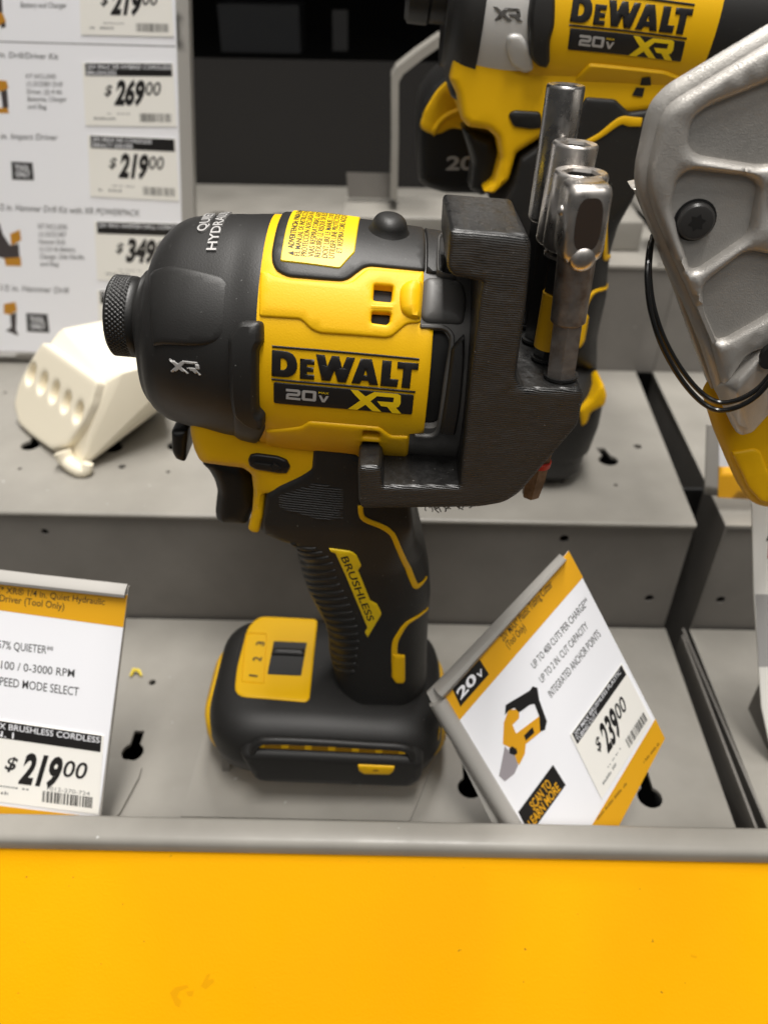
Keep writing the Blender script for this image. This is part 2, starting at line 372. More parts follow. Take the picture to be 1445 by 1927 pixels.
def relief_geo(surf, poly, h=0.5, bev=0.5, base=-0.6, step=1.5, holes=(), cap=False, back=None, hf=None, e0=0.0):
    poly = np.asarray(poly, float)
    rings = [bev * 0.12, bev * 0.4, bev] if bev > 0 else []
    O2, F, loops, d = fill(poly, holes, step, rings)
    bset = [i for l in loops for i in l]; d[bset] = 0
    t = np.clip(d / bev, 0, 1) if bev > 0 else np.ones(len(d)); off = e0 + (h - e0) * np.sqrt(1 - (1 - t) ** 2)
    if bev <= 0: off = np.full(len(d), float(h))
    if hf is not None: off = off + hf(O2)
    P = surf.pt(O2, off); vs_ = [tuple(p) for p in P]; fs_ = [list(f) for f in F]
    for l in loops:
        uv = O2[l]
        if back is not None: Q = back(surf.pt(uv, 0))
        else: Q = surf.pt(uv, base)
        k = len(vs_); vs_ += [tuple(p) for p in Q]; n = len(l)
        fs_ += [[l[i], l[(i + 1) % n], k + (i + 1) % n, k + i] for i in range(n)]
        if cap and l is loops[0]: c0 = k
    if cap:
        idx = {v: c0 + i for i, v in enumerate(loops[0])}; k = len(vs_)
        Q = surf.pt(O2, 0); Q = back(Q) if back is not None else surf.pt(O2, base); m = {}
        for f in F:
            g = []
            for v in f:
                if v in idx: g.append(idx[v])
                else:
                    if v not in m: m[v] = len(vs_); vs_.append(tuple(Q[v]))
                    g.append(m[v])
            fs_.append(g[::-1])
    return vs_, fs_
def relief(name, surf, poly, m, parent, label=None, ang=35, smooth=True, **k):
    v, f = relief_geo(surf, poly, **k); return mk(name, v, f, m, parent, label=label, ang=ang, smooth=smooth)
def slab_geo(sl, step=2.0, backb=None, holes=()):
    r = float(np.min(sl.rho(sl.poly))) if callable(sl.rho) else sl.rho
    rings = [r * 0.04, r * 0.14, r * 0.33, r * 0.62, r] if r > 1.5 else [r * 0.1, r * 0.4, r]
    O2, F, loops, d = fill(sl.poly, holes, step, rings); l = loops[0]
    y = sl.near(O2); P = np.stack([O2[:, 0], y, O2[:, 1]], -1); Q = P.copy(); Q[:, 1] = 2 * sl.Y - y
    if backb is not None: Q[:, 1] = sl.Y + (sl.Y - y) * backb / sl.b
    vs_ = [tuple(p) for p in P]; fs_ = [list(f) for f in F]; ls = set(l); mp = {}
    for i in range(len(O2)):
        mp[i] = len(vs_); vs_.append(tuple(Q[i]))
    fs_ += [[mp[i] for i in f][::-1] for f in F] + [[l[i], l[(i + 1) % len(l)], mp[l[(i + 1) % len(l)]], mp[l[i]]] for i in range(len(l))]
    return vs_, fs_
TXT = {}
def text_geo(body, bold=0.0, shear=0.0, ext=0.0, space=1.0):
    key = (body, bold, shear, ext, space)
    if key not in TXT:
        c = bpy.data.curves.new('t', 'FONT'); c.body = body; c.offset = bold; c.shear = shear; c.extrude = ext; c.space_character = space; c.resolution_u = 3
        o = bpy.data.objects.new('t', c); me = o.to_mesh()
        v = np.array([tuple(q.co) for q in me.vertices]); f = [list(p.vertices) for p in me.polygons]; o.to_mesh_clear()
        bpy.data.objects.remove(o); bpy.data.curves.remove(c)
        TXT[key] = (v, f)
    return TXT[key]
def lay_text(surf, body, bl, br, tl, bold=0.0, shear=0.0, off=0.12, raise_=0.0, cap=None, space=1.0):
    """lettering whose baseline runs bl->br and whose capitals reach tl (all in the surface's uv)"""
    v, f = text_geo(body, bold, shear, 0.1 if raise_ else 0.0, space); v = v.copy()
    x0, x1 = v[:, 0].min(), v[:, 0].max(); ch = cap or 0.70
    a = (v[:, 0] - x0) / (x1 - x0); b = v[:, 1] / ch
    uv = bl + a[:, None] * (br - bl) + b[:, None] * (tl - bl)
    return surf.pt(uv, off + (np.where(v[:, 2] > 0, raise_, -0.3) if raise_ else 0.0)), f
def text_px(surf, body, bl, br, tl, **k): return lay_text(surf, body, surf.pick(*bl), surf.pick(*br), surf.pick(*tl), **k)
def quad_uv(surf, px): return picks(surf, px)
def bil(c): return lambda a, b: (1 - b) * ((1 - a) * c[0] + a * c[1]) + b * ((1 - a) * c[3] + a * c[2])   # corners tl, tr, br, bl
def flat_uv(surf, polys, off):
    ps = []
    for p in polys:
        p = np.asarray(p, float)
        if isinstance(surf, Plane): ps.append((surf.pt(p, off), [list(range(len(p)))])); continue
        O2, F, lp, d = fill(p, (), 3.0, []); ps.append((surf.pt(O2, off), [list(f) for f in F]))
    return join(ps)
def bars(q, a0, a1, b0, b1, n, seed, fillr=0.5):
    rnd = random.Random(seed); w = [rnd.choice((1, 1, 2, 3)) for _ in range(2 * n)]; T = sum(w); x = 0; out = []
    for i in range(2 * n):
        if i % 2 == 0: out.append([q(a0 + (a1 - a0) * x / T, b0), q(a0 + (a1 - a0) * (x + w[i]) / T, b0), q(a0 + (a1 - a0) * (x + w[i]) / T, b1), q(a0 + (a1 - a0) * x / T, b1)])
        x += w[i]
    return out
def squiggle(q, a0, a1, b0, b1, seed, n=14):   # fine print too small to read in the photograph
    rnd = random.Random(seed); out = []; x = a0
    while x < a1:
        w = (a1 - a0) / n * rnd.uniform(0.5, 1.1); t = rnd.choice((0.0, 0.0, 0.3))
        if rnd.random() > 0.14: out.append([q(x, b0 + (b1 - b0) * t), q(min(a1, x + w * 0.62), b0 + (b1 - b0) * t), q(min(a1, x + w * 0.62), b1), q(x, b1)])
        x += w
    return out

# ------------------------------------------------------------------ the stepped shop display
XY = lambda z: Plane((0, 0, z), (1, 0, 0), (0, 1, 0))
XZ = lambda y: Plane((0, y, 0), (1, 0, 0), (0, 0, 1))
def circ(c, r, n=14, k=1.0): return [(c[0] + r * cos(2 * pi * i / n), c[1] + r * k * sin(2 * pi * i / n)) for i in range(n)]
def keyhole(c, r, w, l, dx=0.0):               # round hole with a slot running back
    a = math.asin(w / r); pts = [(c[0] + r * sin(t), c[1] - r * cos(t)) for t in np.linspace(-(pi - a), pi - a, 14)]
    return pts + [(c[0] + w + dx, c[1] + l), (c[0] - w + dx, c[1] + l)]
def at2(px, z): p = atz(px[0], px[1], z); return (p[0], p[1])

display = root('display_shelf', (0, 133, 0), 'grey stepped steel display shelf holding the cordless tools, yellow sloping front', 'display shelf')
P0, P60, P120 = XY(0), XY(60), XY(120)
f1_holes = [keyhole(at2((1222, 1500), 0), 4.6, 2.2, 13), keyhole(at2((884, 1482), 0), 4.6, 2.2, 13), keyhole(at2((250, 1415), 0), 4.2, 2.0, 10),
            circ(at2((403, 1409), 0), 1.7), circ(at2((287, 1284), 0), 1.5)]
relief('tier_floor', P0, [(-300, 140), (127.0, 140), (131.0, 258), (-300, 258)], GREY, display, h=0, bev=0, base=-1.5, smooth=False, step=12, holes=f1_holes)
f2_holes = [keyhole(at2((1144, 866), 60), 4.6, 2.0, 11, -1.5), keyhole(at2((333, 838), 60), 4.6, 2.0, 11), keyhole(at2((58, 838), 60), 4.4, 2.0, 9), keyhole(at2((214, 842), 60), 4.4, 2.0, 9),
            circ(at2((1199, 840), 60), 2.0), circ(at2((1057, 905), 60), 1.5), circ(at2((1158, 913), 60), 1.0), circ(at2((230, 878), 60), 1.7), circ(at2((38, 882), 60), 1.0), circ(at2((317, 888), 60), 1.0), circ(at2((10, 739), 60), 1.0)]
relief('tier_floor', P60, [(-330, 258.0), (130.3, 258.0), (141.5, 404), (-330, 404)], GREY, display, h=0.0, bev=0, base=-1.5, smooth=False, step=12, holes=f2_holes)
v, f = tube([(-330, 258.8, 59.0), (130.0, 258.8, 59.0)], 1.35, 12); mk('tier_edge', v, f, GREY, display)
r1_holes = [circ((p[0], p[2]), r) for p, r in ((aty(85, 1001, 259.5), 1.6), (aty(1061, 1014, 259.5), 2.0), (aty(1221, 1126, 259.5), 2.0))]
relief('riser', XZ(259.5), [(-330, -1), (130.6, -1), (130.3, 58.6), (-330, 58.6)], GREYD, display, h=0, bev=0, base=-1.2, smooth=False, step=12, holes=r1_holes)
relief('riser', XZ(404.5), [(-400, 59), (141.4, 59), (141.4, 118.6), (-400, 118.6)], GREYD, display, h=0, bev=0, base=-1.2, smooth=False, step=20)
f3_holes = [circ(at2((411, 402), 120), 5, k=0.8), circ(at2((527, 404), 120), 5, k=0.8)]
relief('tier_floor', P120, [(-420, 403.5), (150, 403.5), (160, 560), (-420, 560)], GREY, display, h=0, bev=0, base=-1.5, step=15, holes=f3_holes)
mk('dark_backing_floor', *box(-430, 420, 130, 570, -70, -66), CAV, display, smooth=False)  # dark sheets added under the tiers so the holes look unlit
mk('dark_backing_wall', *box(-430, 420, 290, 292, -66, 56), CAV, display, smooth=False)
mk('dark_backing_wall', *box(-430, 420, 440, 442, -66, 116), CAV, display, smooth=False)
mk('back_panel', *box(-430, 430, 561, 564, 100, 195), DARKW, display, smooth=False)
mk('added_shade_panel', *box(-430, 430, 520, 760, 330, 336), VOID, display, smooth=False)  # unseen panel added above the rear tier to keep light off the back
# front lip and the sloping yellow front
lip = [(142.4, 0.0), (142.4, 24.4), (141.6, 25.3), (140.6, 25.6), (135.2, 25.6), (133.6, 25.0), (132.9, 23.6), (132.9, 20.6), (134.0, 20.2), (134.2, 23.2), (141.0, 24.2), (141.0, 0.0)]
n = len(lip); vs_ = [(x, y, z) for x in (-330, 420) for y, z in lip]; fs_ = [[i, (i + 1) % n, n + (i + 1) % n, n + i] for i in range(n)]
mk('front_lip', vs_, fs_, GREY, display, ang=50)
ca, sa = cos(radians(42)), sin(radians(42))
fp = Plane((0, 134.6, 20.6), (1, 0, 0), (0, sa, ca))
relief('front_panel', fp, [(-330, -130), (420, -130), (420, 0), (-330, 0)], PANY, display, h=0, bev=0, base=-3, smooth=False, step=25)
sm = [[(320, 1868), (330, 1858), (352, 1853), (356, 1858), (338, 1866), (334, 1876), (342, 1884), (338, 1897), (330, 1892)], [(350, 1866), (366, 1864), (362, 1876), (354, 1874)], [(378, 1856), (390, 1834), (397, 1832), (392, 1844), (402, 1842), (404, 1848), (388, 1862)], [(1300, 1796), (1312, 1800), (1308, 1804), (1298, 1800)]]
for p in sm: mk('smudge', *flat_uv(fp, [picks(fp, p)], 0.02), SMUD, display, smooth=False)

right_unit = root('display_shelf', (280, 133, 0), 'neighbouring grey display shelf beyond the narrow gap, with a dark side panel', 'display shelf')
sk = lambda y: 142.6 + (y - 258) * 0.06
relief('tier_floor', P0, [(139.0, 140), (420, 140), (420, 258), (142.0, 258)], GREY, right_unit, h=0, bev=0, base=-1.5, smooth=False, step=20)
relief('tier_floor', P60, [(sk(258), 258), (430, 258), (430, 404), (sk(404), 404)], GREY, right_unit, h=0, bev=0, base=-1.5, smooth=False, step=20)
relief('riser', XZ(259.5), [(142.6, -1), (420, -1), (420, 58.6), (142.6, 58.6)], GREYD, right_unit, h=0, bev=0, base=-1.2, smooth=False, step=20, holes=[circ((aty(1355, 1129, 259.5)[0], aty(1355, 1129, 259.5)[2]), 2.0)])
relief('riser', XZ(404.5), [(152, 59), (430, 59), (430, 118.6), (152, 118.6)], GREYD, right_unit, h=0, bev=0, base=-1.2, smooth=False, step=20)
mk('tier_floor', *box(160, 440, 403, 560, 118.5, 120), GREY, right_unit, smooth=False)
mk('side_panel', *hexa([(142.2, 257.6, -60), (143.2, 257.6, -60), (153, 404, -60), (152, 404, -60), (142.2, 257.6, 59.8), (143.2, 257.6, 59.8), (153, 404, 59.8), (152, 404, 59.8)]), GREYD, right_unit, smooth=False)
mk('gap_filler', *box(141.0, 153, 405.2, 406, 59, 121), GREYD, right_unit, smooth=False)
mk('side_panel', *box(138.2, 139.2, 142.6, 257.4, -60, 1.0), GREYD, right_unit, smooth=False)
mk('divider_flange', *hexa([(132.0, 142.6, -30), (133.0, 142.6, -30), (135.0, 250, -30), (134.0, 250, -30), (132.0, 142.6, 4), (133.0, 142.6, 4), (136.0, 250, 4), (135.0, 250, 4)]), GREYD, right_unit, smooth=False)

wall = mk('wall', *box(-700, 700, 760, 764, -100, 700), VOID, None, smooth=False); structure(wall)
cab = root('storage_box', (-45, 640, 195), 'dim grey box barely visible on the dark ledge behind the price board', 'box')
mk('carton', *box(-115, -62, 600, 640, 195, 222), mat('dim_blue_grey_card', (0.008, 0.009, 0.0105), 0.6), cab, smooth=False)
mk('tab', *box(-40, -30, 598, 600, 197, 220), mat('dim_label', (0.016, 0.016, 0.016), 0.6), cab, smooth=False)
ped = mk('pedestal', *box(-26, 137, 428, 472, 120.2, 136), GREY, None); bevel(ped, 1.0)
ped.location = (0, 0, 0); thing(ped, 'low grey steel plinth on the rear tier behind the bit holder', 'plinth')

# ------------------------------------------------------------------ the impact driver in front
TL = radians(-4.5); EX = V(cos(TL), 0, sin(TL)); EZ = V(-sin(TL), 0, cos(TL)); YT = 195.0
O1 = aty(540, 625, YT)
drv = root('impact_driver', (-15, YT, 3), 'black-nosed yellow cordless impact driver with a black bit clip on its back end', 'impact driver')
us = lambda px, Y=YT: float((aty(*px, Y) - O1) @ EX)
topo = [(279, 512), (287, 508), (299, 458), (317, 434), (340, 416), (365, 409), (420, 406), (500, 405), (545, 406), (600, 410), (680, 419), (760, 430), (830, 440), (895, 450)]
boto = [(279, 668), (284, 672), (289, 700), (299, 748), (322, 772), (345, 787), (403, 807), (476, 826), (560, 841), (690, 853), (770, 860), (835, 866), (890, 869)]
uN0 = us((279, 590)); uE = us((874, 640))
st_u = list(np.linspace(uN0, uN0 + 9, 8)) + list(np.linspace(uN0 + 12, uE, 12))
HEAD = fit_loft(O1, EX, EZ, YT, topo, boto, st_u, lambda u, a: min(a, 30.0) * 0.98, lambda u: 2.0 if u < uN0 + 30 else 2.15)
uS = HEAD.pick(486, 570)[0]; uB = HEAD.pick(768, 840)[0]
hz = HEAD
DEG = pi / 180 * 30
# nose boot
nb = mk('nose_boot', *HEAD.mesh(uN0, uS, np.concatenate([np.linspace(uN0, uN0 + 9, 16), np.linspace(uN0 + 10, uS - 0.6, 18), [uS - 0.1]]), 96, off=0.35), BLK, drv)
bq_ = picks(HEAD, [(286, 518), (430, 522), (448, 548), (440, 600), (425, 640), (388, 652), (292, 652)]); ub0, ub1 = HEAD.pick(352, 590)[0], HEAD.pick(440, 590)[0]
relief('nose_belt', HEAD, fillet(bq_, [0.5, 2, 2, 2, 2, 2, 0.5]), BLK, nb, h=1.25, bev=1.3, base=-0.4, step=1.2, hf=lambda Q: -1.3 * np.clip((Q[:, 0] - ub0) / (ub1 - ub0), 0, 1) ** 1.5)
relief('bumper', HEAD, fillet(picks(HEAD, [(455, 604), (498, 604), (499, 644), (490, 655), (490, 764), (501, 774), (501, 795), (485, 795), (463, 786), (440, 766), (434, 735), (432, 634)]), 1.2), BLK, drv, h=3.6, bev=1.5, base=-1, step=1.3)
relief('boot_tail', HEAD, fillet(picks(HEAD, [(440, 760), (500, 792), (501, 803), (494, 818), (478, 826), (440, 815)]), 1.0), BLK, nb, h=1.0, bev=1.0, base=-1.5, step=1.2)
# knurled bit collar
zc_ = 0.5 * ((aty(232, 521, YT) - O1) @ EZ + (aty(240, 665, YT) - O1) @ EZ); rc = 0.5 * ((aty(232, 521, YT) - O1) @ EZ - (aty(240, 665, YT) - O1) @ EZ) * 0.985
uc0 = us((214, 592)); uc1 = us((257, 592)); uc2 = us((279, 592))
CA = O1 + EZ * zc_
rings = [(uc0, rc * 0.80), (uc0 + 0.15, rc * 0.90), (uc0 + 0.7, rc * 0.975)]; na = 324
ks = np.linspace(uc0 + 1.0, uc1, 34); vs_, fs_ = [], []
def ring(u, rad): a = 2 * pi * np.arange(na) / na; return CA + u * EX + (np.cos(a) * rad)[:, None] * V(0, 1, 0) + (np.sin(a) * rad)[:, None] * EZ
allr = [ring(u, np.full(na, r)) for u, r in rings]
for i, u in enumerate(ks):
    a = 2 * pi * np.arange(na) / na; t = (u - uc0) * 2 * pi / 1.4; e = min(1, i / 3, (len(ks) - 1 - i) / 3)
    hh = np.maximum(np.abs(np.sin(27 * a + t * 0.5)), 0) * np.abs(np.sin(27 * a - t * 0.5)); allr.append(ring(u, rc - 0.42 * e + 0.46 * e * np.sqrt(hh)))
for u, r in ((uc1 + 0.4, rc * 0.985), (uc1 + 1.6, rc * 0.97), (uc1 + 1.9, rc * 0.93), (uc1 + 2.4, rc * 0.90), (uc2 + 1, rc * 0.88)): allr.append(ring(u, np.full(na, r)))
vs_ = np.concatenate(allr); nr = len(allr); fs_ = [[i * na + k, i * na + (k + 1) % na, (i + 1) * na + (k + 1) % na, (i + 1) * na + k] for i in range(nr - 1) for k in range(na)] + [list(range(na))[::-1]]
us0, us1 = us((270, 590)), us((300, 590))
mk('nose_ring', *spin(CA, EX, [(us0 + 1.2, rc * 0.86), (us0 + 0.3, rc * 0.98), (us0, rc * 1.02), (us0 + 0.3, rc * 1.06), (us0 + 1.2, rc * 1.09), (us1, rc * 1.10)], 72), BLK, nb, ang=60)
ch = mk('bit_collar', vs_, fs_, BLKP, drv, ang=60)
# inner barrel and yellow shell
mk('inner_barrel', *HEAD.mesh(uS - 2, uE - 0.5, 12, 64, off=-2.2), CAV, drv)
vent_a = picks(HEAD, [(704, 538), (739, 541), (736, 570), (702, 567)]); vent_b = picks(HEAD, [(700, 588), (735, 590), (733, 607), (727, 612), (698, 608)])
vent_c = picks(HEAD, [(684, 807), (710, 809), (716, 814), (714, 823), (682, 820)]); vent_d = picks(HEAD, [(682, 827), (713, 829), (712, 838), (682, 835)])
vh = [fillet(q, 0.5, 3) for q in (vent_a, vent_b, vent_c, vent_d)]
r_ = picks(HEAD, [(797, 517), (791, 612), (815, 621), (797, 815), (771, 816), (766, 857)])
shell = np.concatenate([[(uS - 0.4, -150 * DEG), (uS - 0.4, 150 * DEG), (r_[0][0] + 0.3, 150 * DEG)], r_, [(r_[-1][0], -150 * DEG)]])[::-1]
hs = relief('housing', HEAD, shell, YEL, drv, h=0.35, bev=0.4, base=-2.0, step=2.0, holes=vh)
relief('motor_panel', HEAD, fillet(picks(HEAD, [(490, 512), (508, 513), (517, 520), (545, 527), (648, 535), (662, 531), (690, 508), (798, 516), (791, 609), (765, 611), (738, 634), (726, 637), (602, 628), (586, 621), (566, 602), (488, 597)]), 0.8), YEL, hs, h=0.95, bev=0.7, base=-0.5, step=1.6, holes=vh[:2])
relief('lower_panel', HEAD, fillet(picks(HEAD, [(500, 806), (566, 800), (582, 790), (714, 801), (736, 817), (769, 818), (765, 855), (560, 838), (504, 828)]), 0.8), YEL, hs, h=0.9, bev=0.7, base=-0.5, step=1.6, holes=vh[2:])
relief('screw_boss', HEAD, fillet(picks(HEAD, [(748, 566), (751, 543), (768, 530), (796, 531), (791, 606), (768, 603), (752, 590)]), 3), YEL, hs, h=2.6, bev=2.6, base=-0.4, step=1.2)
for q in (vent_a, vent_b):
    pass
v, f = tube(HEAD.pt(np.linspace(HEAD.pick(698, 579), HEAD.pick(738, 581), 8), 0.6), 0.55, 8); mk('vent_bar', v, f, YEL, hs)
# black top, warning label, lug
c_ = picks(HEAD, [(511, 478), (512, 497), (520, 513), (542, 524), (600, 529), (644, 532), (658, 527), (685, 507), (697, 504), (800, 514)])
cap_ = np.concatenate([[(c_[0][0], 140 * DEG)], c_, [(c_[-1][0], 140 * DEG)]])
tc_ = relief('top_cover', HEAD, fillet(cap_, 1.2), BLK, drv, h=1.0, bev=0.8, base=-0.6, step=1.6)
l_ = picks(HEAD, [(527, 498), (640, 512), (668, 482)]); lu = HEAD.pick(674, 452)[0]
lab = relief('warning_label', HEAD, fillet([(l_[0][0] + 0.25, 112 * DEG)] + list(map(tuple, l_)) + [(lu, 112 * DEG)], 0.8), YELS, drv, h=1.35, bev=0.35, base=0.3, step=1.4)
lin = fillet(np.array([(l_[0][0] + 0.9, 111 * DEG), l_[0] + V(0.7, 1.0), l_[1] + V(-0.5, 1.0), l_[2] + V(-0.8, 0.5), (lu - 0.9, 111 * DEG)]), 0.6)
relief('label_border', HEAD, strip(densify(lin, 1.2)[:-1][::1], 0.12)[:], mat('label_line', (0.42, 0.24, 0.0), 0.5), lab, h=1.4, bev=0, base=1.0, step=1.2) if False else None
lines = [('ADVERTENCIA: PARA EL MANEJO SEGURO LEA', 553, 476), ('EL MANUAL DE INSTRUCCIONES. USE', 564.5, 489), ('PROTECCION ADECUADA PARA LOS OJOS Y', 577, 490), ('VIAS RESPIRATORIAS. AVERTISSEMENT:', 590.5, 491), ('REDUIRE LE RISQUE DE BLESSURE ON', 602.5, 492), ('DOIT LIRE LE MANUEL D INSTRUCTION', 616, 493), ('UTILISER UNE PROTECTION OCULAIRE', 628.5, 494), ('ET RESPIRATOIRE ADEQUATE.', 642.5, 484)]
parts = []
for i, (t, x, y) in enumerate(lines):
    b = HEAD.pick(x, y); ln = len(t) * (0.88 if i else 0.93)
    parts.append(lay_text(HEAD, t, b, b + V(0.0, ln), b + V(-1.35, 0), off=1.42, bold=0.02 if i == 0 else 0.004))
b = HEAD.pick(553, 488); parts.append(flat_uv(HEAD, [[b, b + V(0, 1.25), b + V(-1.35, 0.62)]], 1.42))
mk('label_text', *join(parts), mat('label_ink', (0.03, 0.018, 0.006), 0.6), lab, smooth=False)
c0 = HEAD.pick(731, 441); vs_, fs_ = [], []
for i in range(9):
    t = i / 8 * pi / 2; rad = 4.5 * max(0.0, cos(t)) ** 0.62 + (0.8 if i < 1 else 0); nn = 28
    a = 2 * pi * np.arange(nn) / nn; vs_ += list(map(tuple, HEAD.pt(np.stack([c0[0] + rad * np.cos(a), c0[1] + rad * 1.05 * np.sin(a)], -1), 0.7 + 4.2 * sin(t) ** 0.85)))
fs_ = [[i * 28 + k, i * 28 + (k + 1) % 28, (i + 1) * 28 + (k + 1) % 28, (i + 1) * 28 + k] for i in range(8) for k in range(28)]
mk('lug', vs_, fs_, BLK, tc_, ang=80)
# rear cap
vent = fillet(picks(HEAD, [(792, 620), (836, 622), (846, 640), (838, 720), (824, 800), (816, 806), (780, 806)]), 1.0)
rcp = np.array([(uB - 2, -150 * DEG), (uE, -150 * DEG), (uE, 150 * DEG), (uB - 2, 150 * DEG)])
rear = relief('rear_cap', HEAD, rcp, DGR, drv, h=0.0, bev=0, base=-2.0, step=2.0, holes=[vent])
relief('rear_boss', HEAD, fillet(picks(HEAD, [(796, 522), (850, 527), (870, 534), (878, 566), (872, 606), (866, 611), (790, 607)]), 2.5), DGR, rear, h=1.2, bev=2.6, base=-0.4, step=1.2)
relief('vent_frame', HEAD, strip(catmull(picks(HEAD, [(789, 614), (812, 615), (833, 617), (846, 626), (850, 645), (840, 711), (829, 789), (822, 812), (808, 819), (778, 817)]), 5), 1.3), DGR, rear, h=0.9, bev=0.4, base=-0.3, step=0.8)
relief('rear_guard', HEAD, fillet(picks(HEAD, [(847, 654), (868, 632), (873, 628), (873, 680), (866, 763), (857, 811), (826, 808)]), 0.8), BLK, rear, h=2.4, bev=0.8, base=-0.5, step=1.2)
relief('slot_rim', HEAD, strip(catmull(picks(HEAD, [(842, 449), (830, 450), (824, 460), (822, 508), (828, 519), (842, 524), (856, 525)]), 5), 0.9), DGR, rear, h=1.6, bev=0.35, base=-0.3, step=0.7)
relief('slot', HEAD, picks(HEAD, [(832, 452), (828, 470), (826, 508), (832, 517), (852, 520), (858, 470)]), CAV, rear, h=0.3, bev=0, base=-0.5, step=1.2)
cv_ = HEAD.pick(800, 514); cw_ = HEAD.pick(836, 522)
relief('rear_top', HEAD, [(cv_[0] + 0.15, 140 * DEG), (cv_[0] + 0.15, cv_[1]), (cw_[0], cw_[1] + 0.6), (cw_[0], 140 * DEG)], BLK, rear, h=0.85, bev=0.3, base=-0.6, step=1.6)
mk('end_plate', *HEAD.mesh(uE - 0.6, uE + 0.4, 2, 64, off=-0.6), CAV, rear)
# writing on the side
LZ = lambda x, y: (500 + x / 4.817, 640 + y / 4.813)
GLY = {'bar1': [(62, 44), (1390, 162), (1390, 180), (62, 62)], 'bar2': [(58, 338), (1355, 455), (1355, 470), (58, 352)],
 'D': [(62, 86), (150, 93), (210, 103), (250, 125), (275, 160), (289, 210), (287, 250), (270, 288), (245, 311), (210, 324), (170, 326), (58, 315)],
 'Dh': [(140, 157), (165, 160), (185, 172), (197, 195), (198, 225), (188, 250), (170, 263), (138, 264)],
 'E': [(315, 163), (443, 173), (443, 218), (377, 212), (377, 238), (434, 243), (434, 283), (376, 278), (376, 305), (441, 310), (441, 349), (312, 340)],
 'W': [(458, 125), (537, 131), (560, 232), (600, 138), (667, 143), (694, 250), (735, 150), (810, 156), (728, 375), (655, 370), (624, 268), (585, 360), (510, 354)],
 'A': [(862, 163), (962, 170), (1018, 400), (938, 394), (930, 362), (870, 357), (853, 386), (778, 380)], 'Ah': [(888, 312), (922, 315), (906, 262)],
 'L': [(1057, 179), (1142, 186), (1128, 345), (1202, 352), (1190, 416), (1038, 404)],
 'T': [(1195, 193), (1386, 207), (1380, 264), (1323, 260), (1305, 428), (1228, 421), (1246, 255), (1191, 250)],
 'box': [(76, 372), (1343, 488), (1325, 662), (78, 556)],
 'XR': [(768, 436), (840, 443), (905, 498), (985, 458), (1195, 475), (1222, 490), (1222, 560), (1205, 590), (1180, 597), (1228, 652), (1145, 645), (1100, 590), (1045, 583), (1010, 540), (1155, 550), (1162, 508), (1010, 495), (950, 540), (1048, 634), (965, 626), (905, 570), (830, 616), (745, 608), (858, 533)],
 '2': [(188, 427), (305, 437), (320, 452), (318, 482), (300, 496), (215, 490), (213, 502), (320, 512), (318, 532), (188, 520), (190, 478), (205, 466), (290, 473), (294, 460), (188, 450)],
 '0': [(345, 440), (450, 449), (463, 460), (460, 530), (448, 542), (342, 532), (330, 520), (333, 450)], '0h': [(362, 463), (432, 469), (429, 518), (359, 512)],
 'V': [(482, 487), (507, 489), (527, 527), (550, 493), (575, 495), (537, 550), (512, 548)]}
def logo(surf, parent, T, h0):
    """raised maker's lettering, voltage box and emblem; T maps lettering coordinates to pixels"""
    P = lambda k: picks(surf, [T(x, y) for x, y in GLY[k]])
    g = [relief_geo(surf, P(k), h=h0 + 0.32, bev=0.12, base=h0 - 0.4, step=1.2, e0=h0 + 0.22, holes=[P(k + 'h')] if k + 'h' in GLY else ()) for k in ('bar1', 'D', 'E', 'W', 'A', 'L', 'T', 'bar2')]
    lt = mk('maker_lettering', *join(g), BLKI, parent)
    bx = relief('voltage_box', surf, fillet(P('box'), 0.5), BLKI, parent, h=h0 + 0.3, bev=0.15, base=h0 - 0.4, step=1.3, e0=h0 + 0.2)
    mk('emblem', *flat_uv(surf, [P('XR')], h0 + 0.36), YELS, bx, smooth=False)
    g = [flat_uv(surf, [P('2')], h0 + 0.36), flat_uv(surf, [P('V')], h0 + 0.36)]
    O2, F, lp, d = fill(P('0'), [P('0h')], 1.5, []); g.append((surf.pt(O2, h0 + 0.36), [list(q) for q in F]))
    mk('voltage_figures', *join(g), SILV, bx, smooth=False)
    mk('voltage_note', *text_px(surf, 'MAX', T(482, 472), T(572, 480), T(484, 453), off=h0 + 0.37), YELS, bx, smooth=False)
logo(HEAD, hs, LZ, 0.35)
def affine(src, dst):
    A = np.array([[x, y, 1] for x, y in src]); M, *_ = np.linalg.lstsq(A, np.array(dst, float), rcond=None); return lambda x, y: tuple(np.array([x, y, 1]) @ M)
TX = affine([(768, 436), (1222, 480), (745, 608)], [(317.5, 673.5), (375, 681), (321, 698.5)])
mk('emblem', *relief_geo(HEAD, picks(HEAD, [TX(x, y) for x, y in GLY['XR']]), h=0.7, bev=0.15, base=0.0, step=0.8), SILV, nb)
b1, b2 = HEAD.pick(389, 440), HEAD.pick(408, 475)
g = [lay_text(HEAD, 'QUIET', b1, b1 + V(0.0, 14.0), b1 + V(-2.3, 0), off=0.5, raise_=0.35, bold=0.012), lay_text(HEAD, 'HYDRAULIC', b2, b2 + V(0.0, 25.0), b2 + V(-2.3, 0), off=0.5, raise_=0.35, bold=0.012)]
mk('nose_lettering', *join(g), SILV, nb, smooth=False)

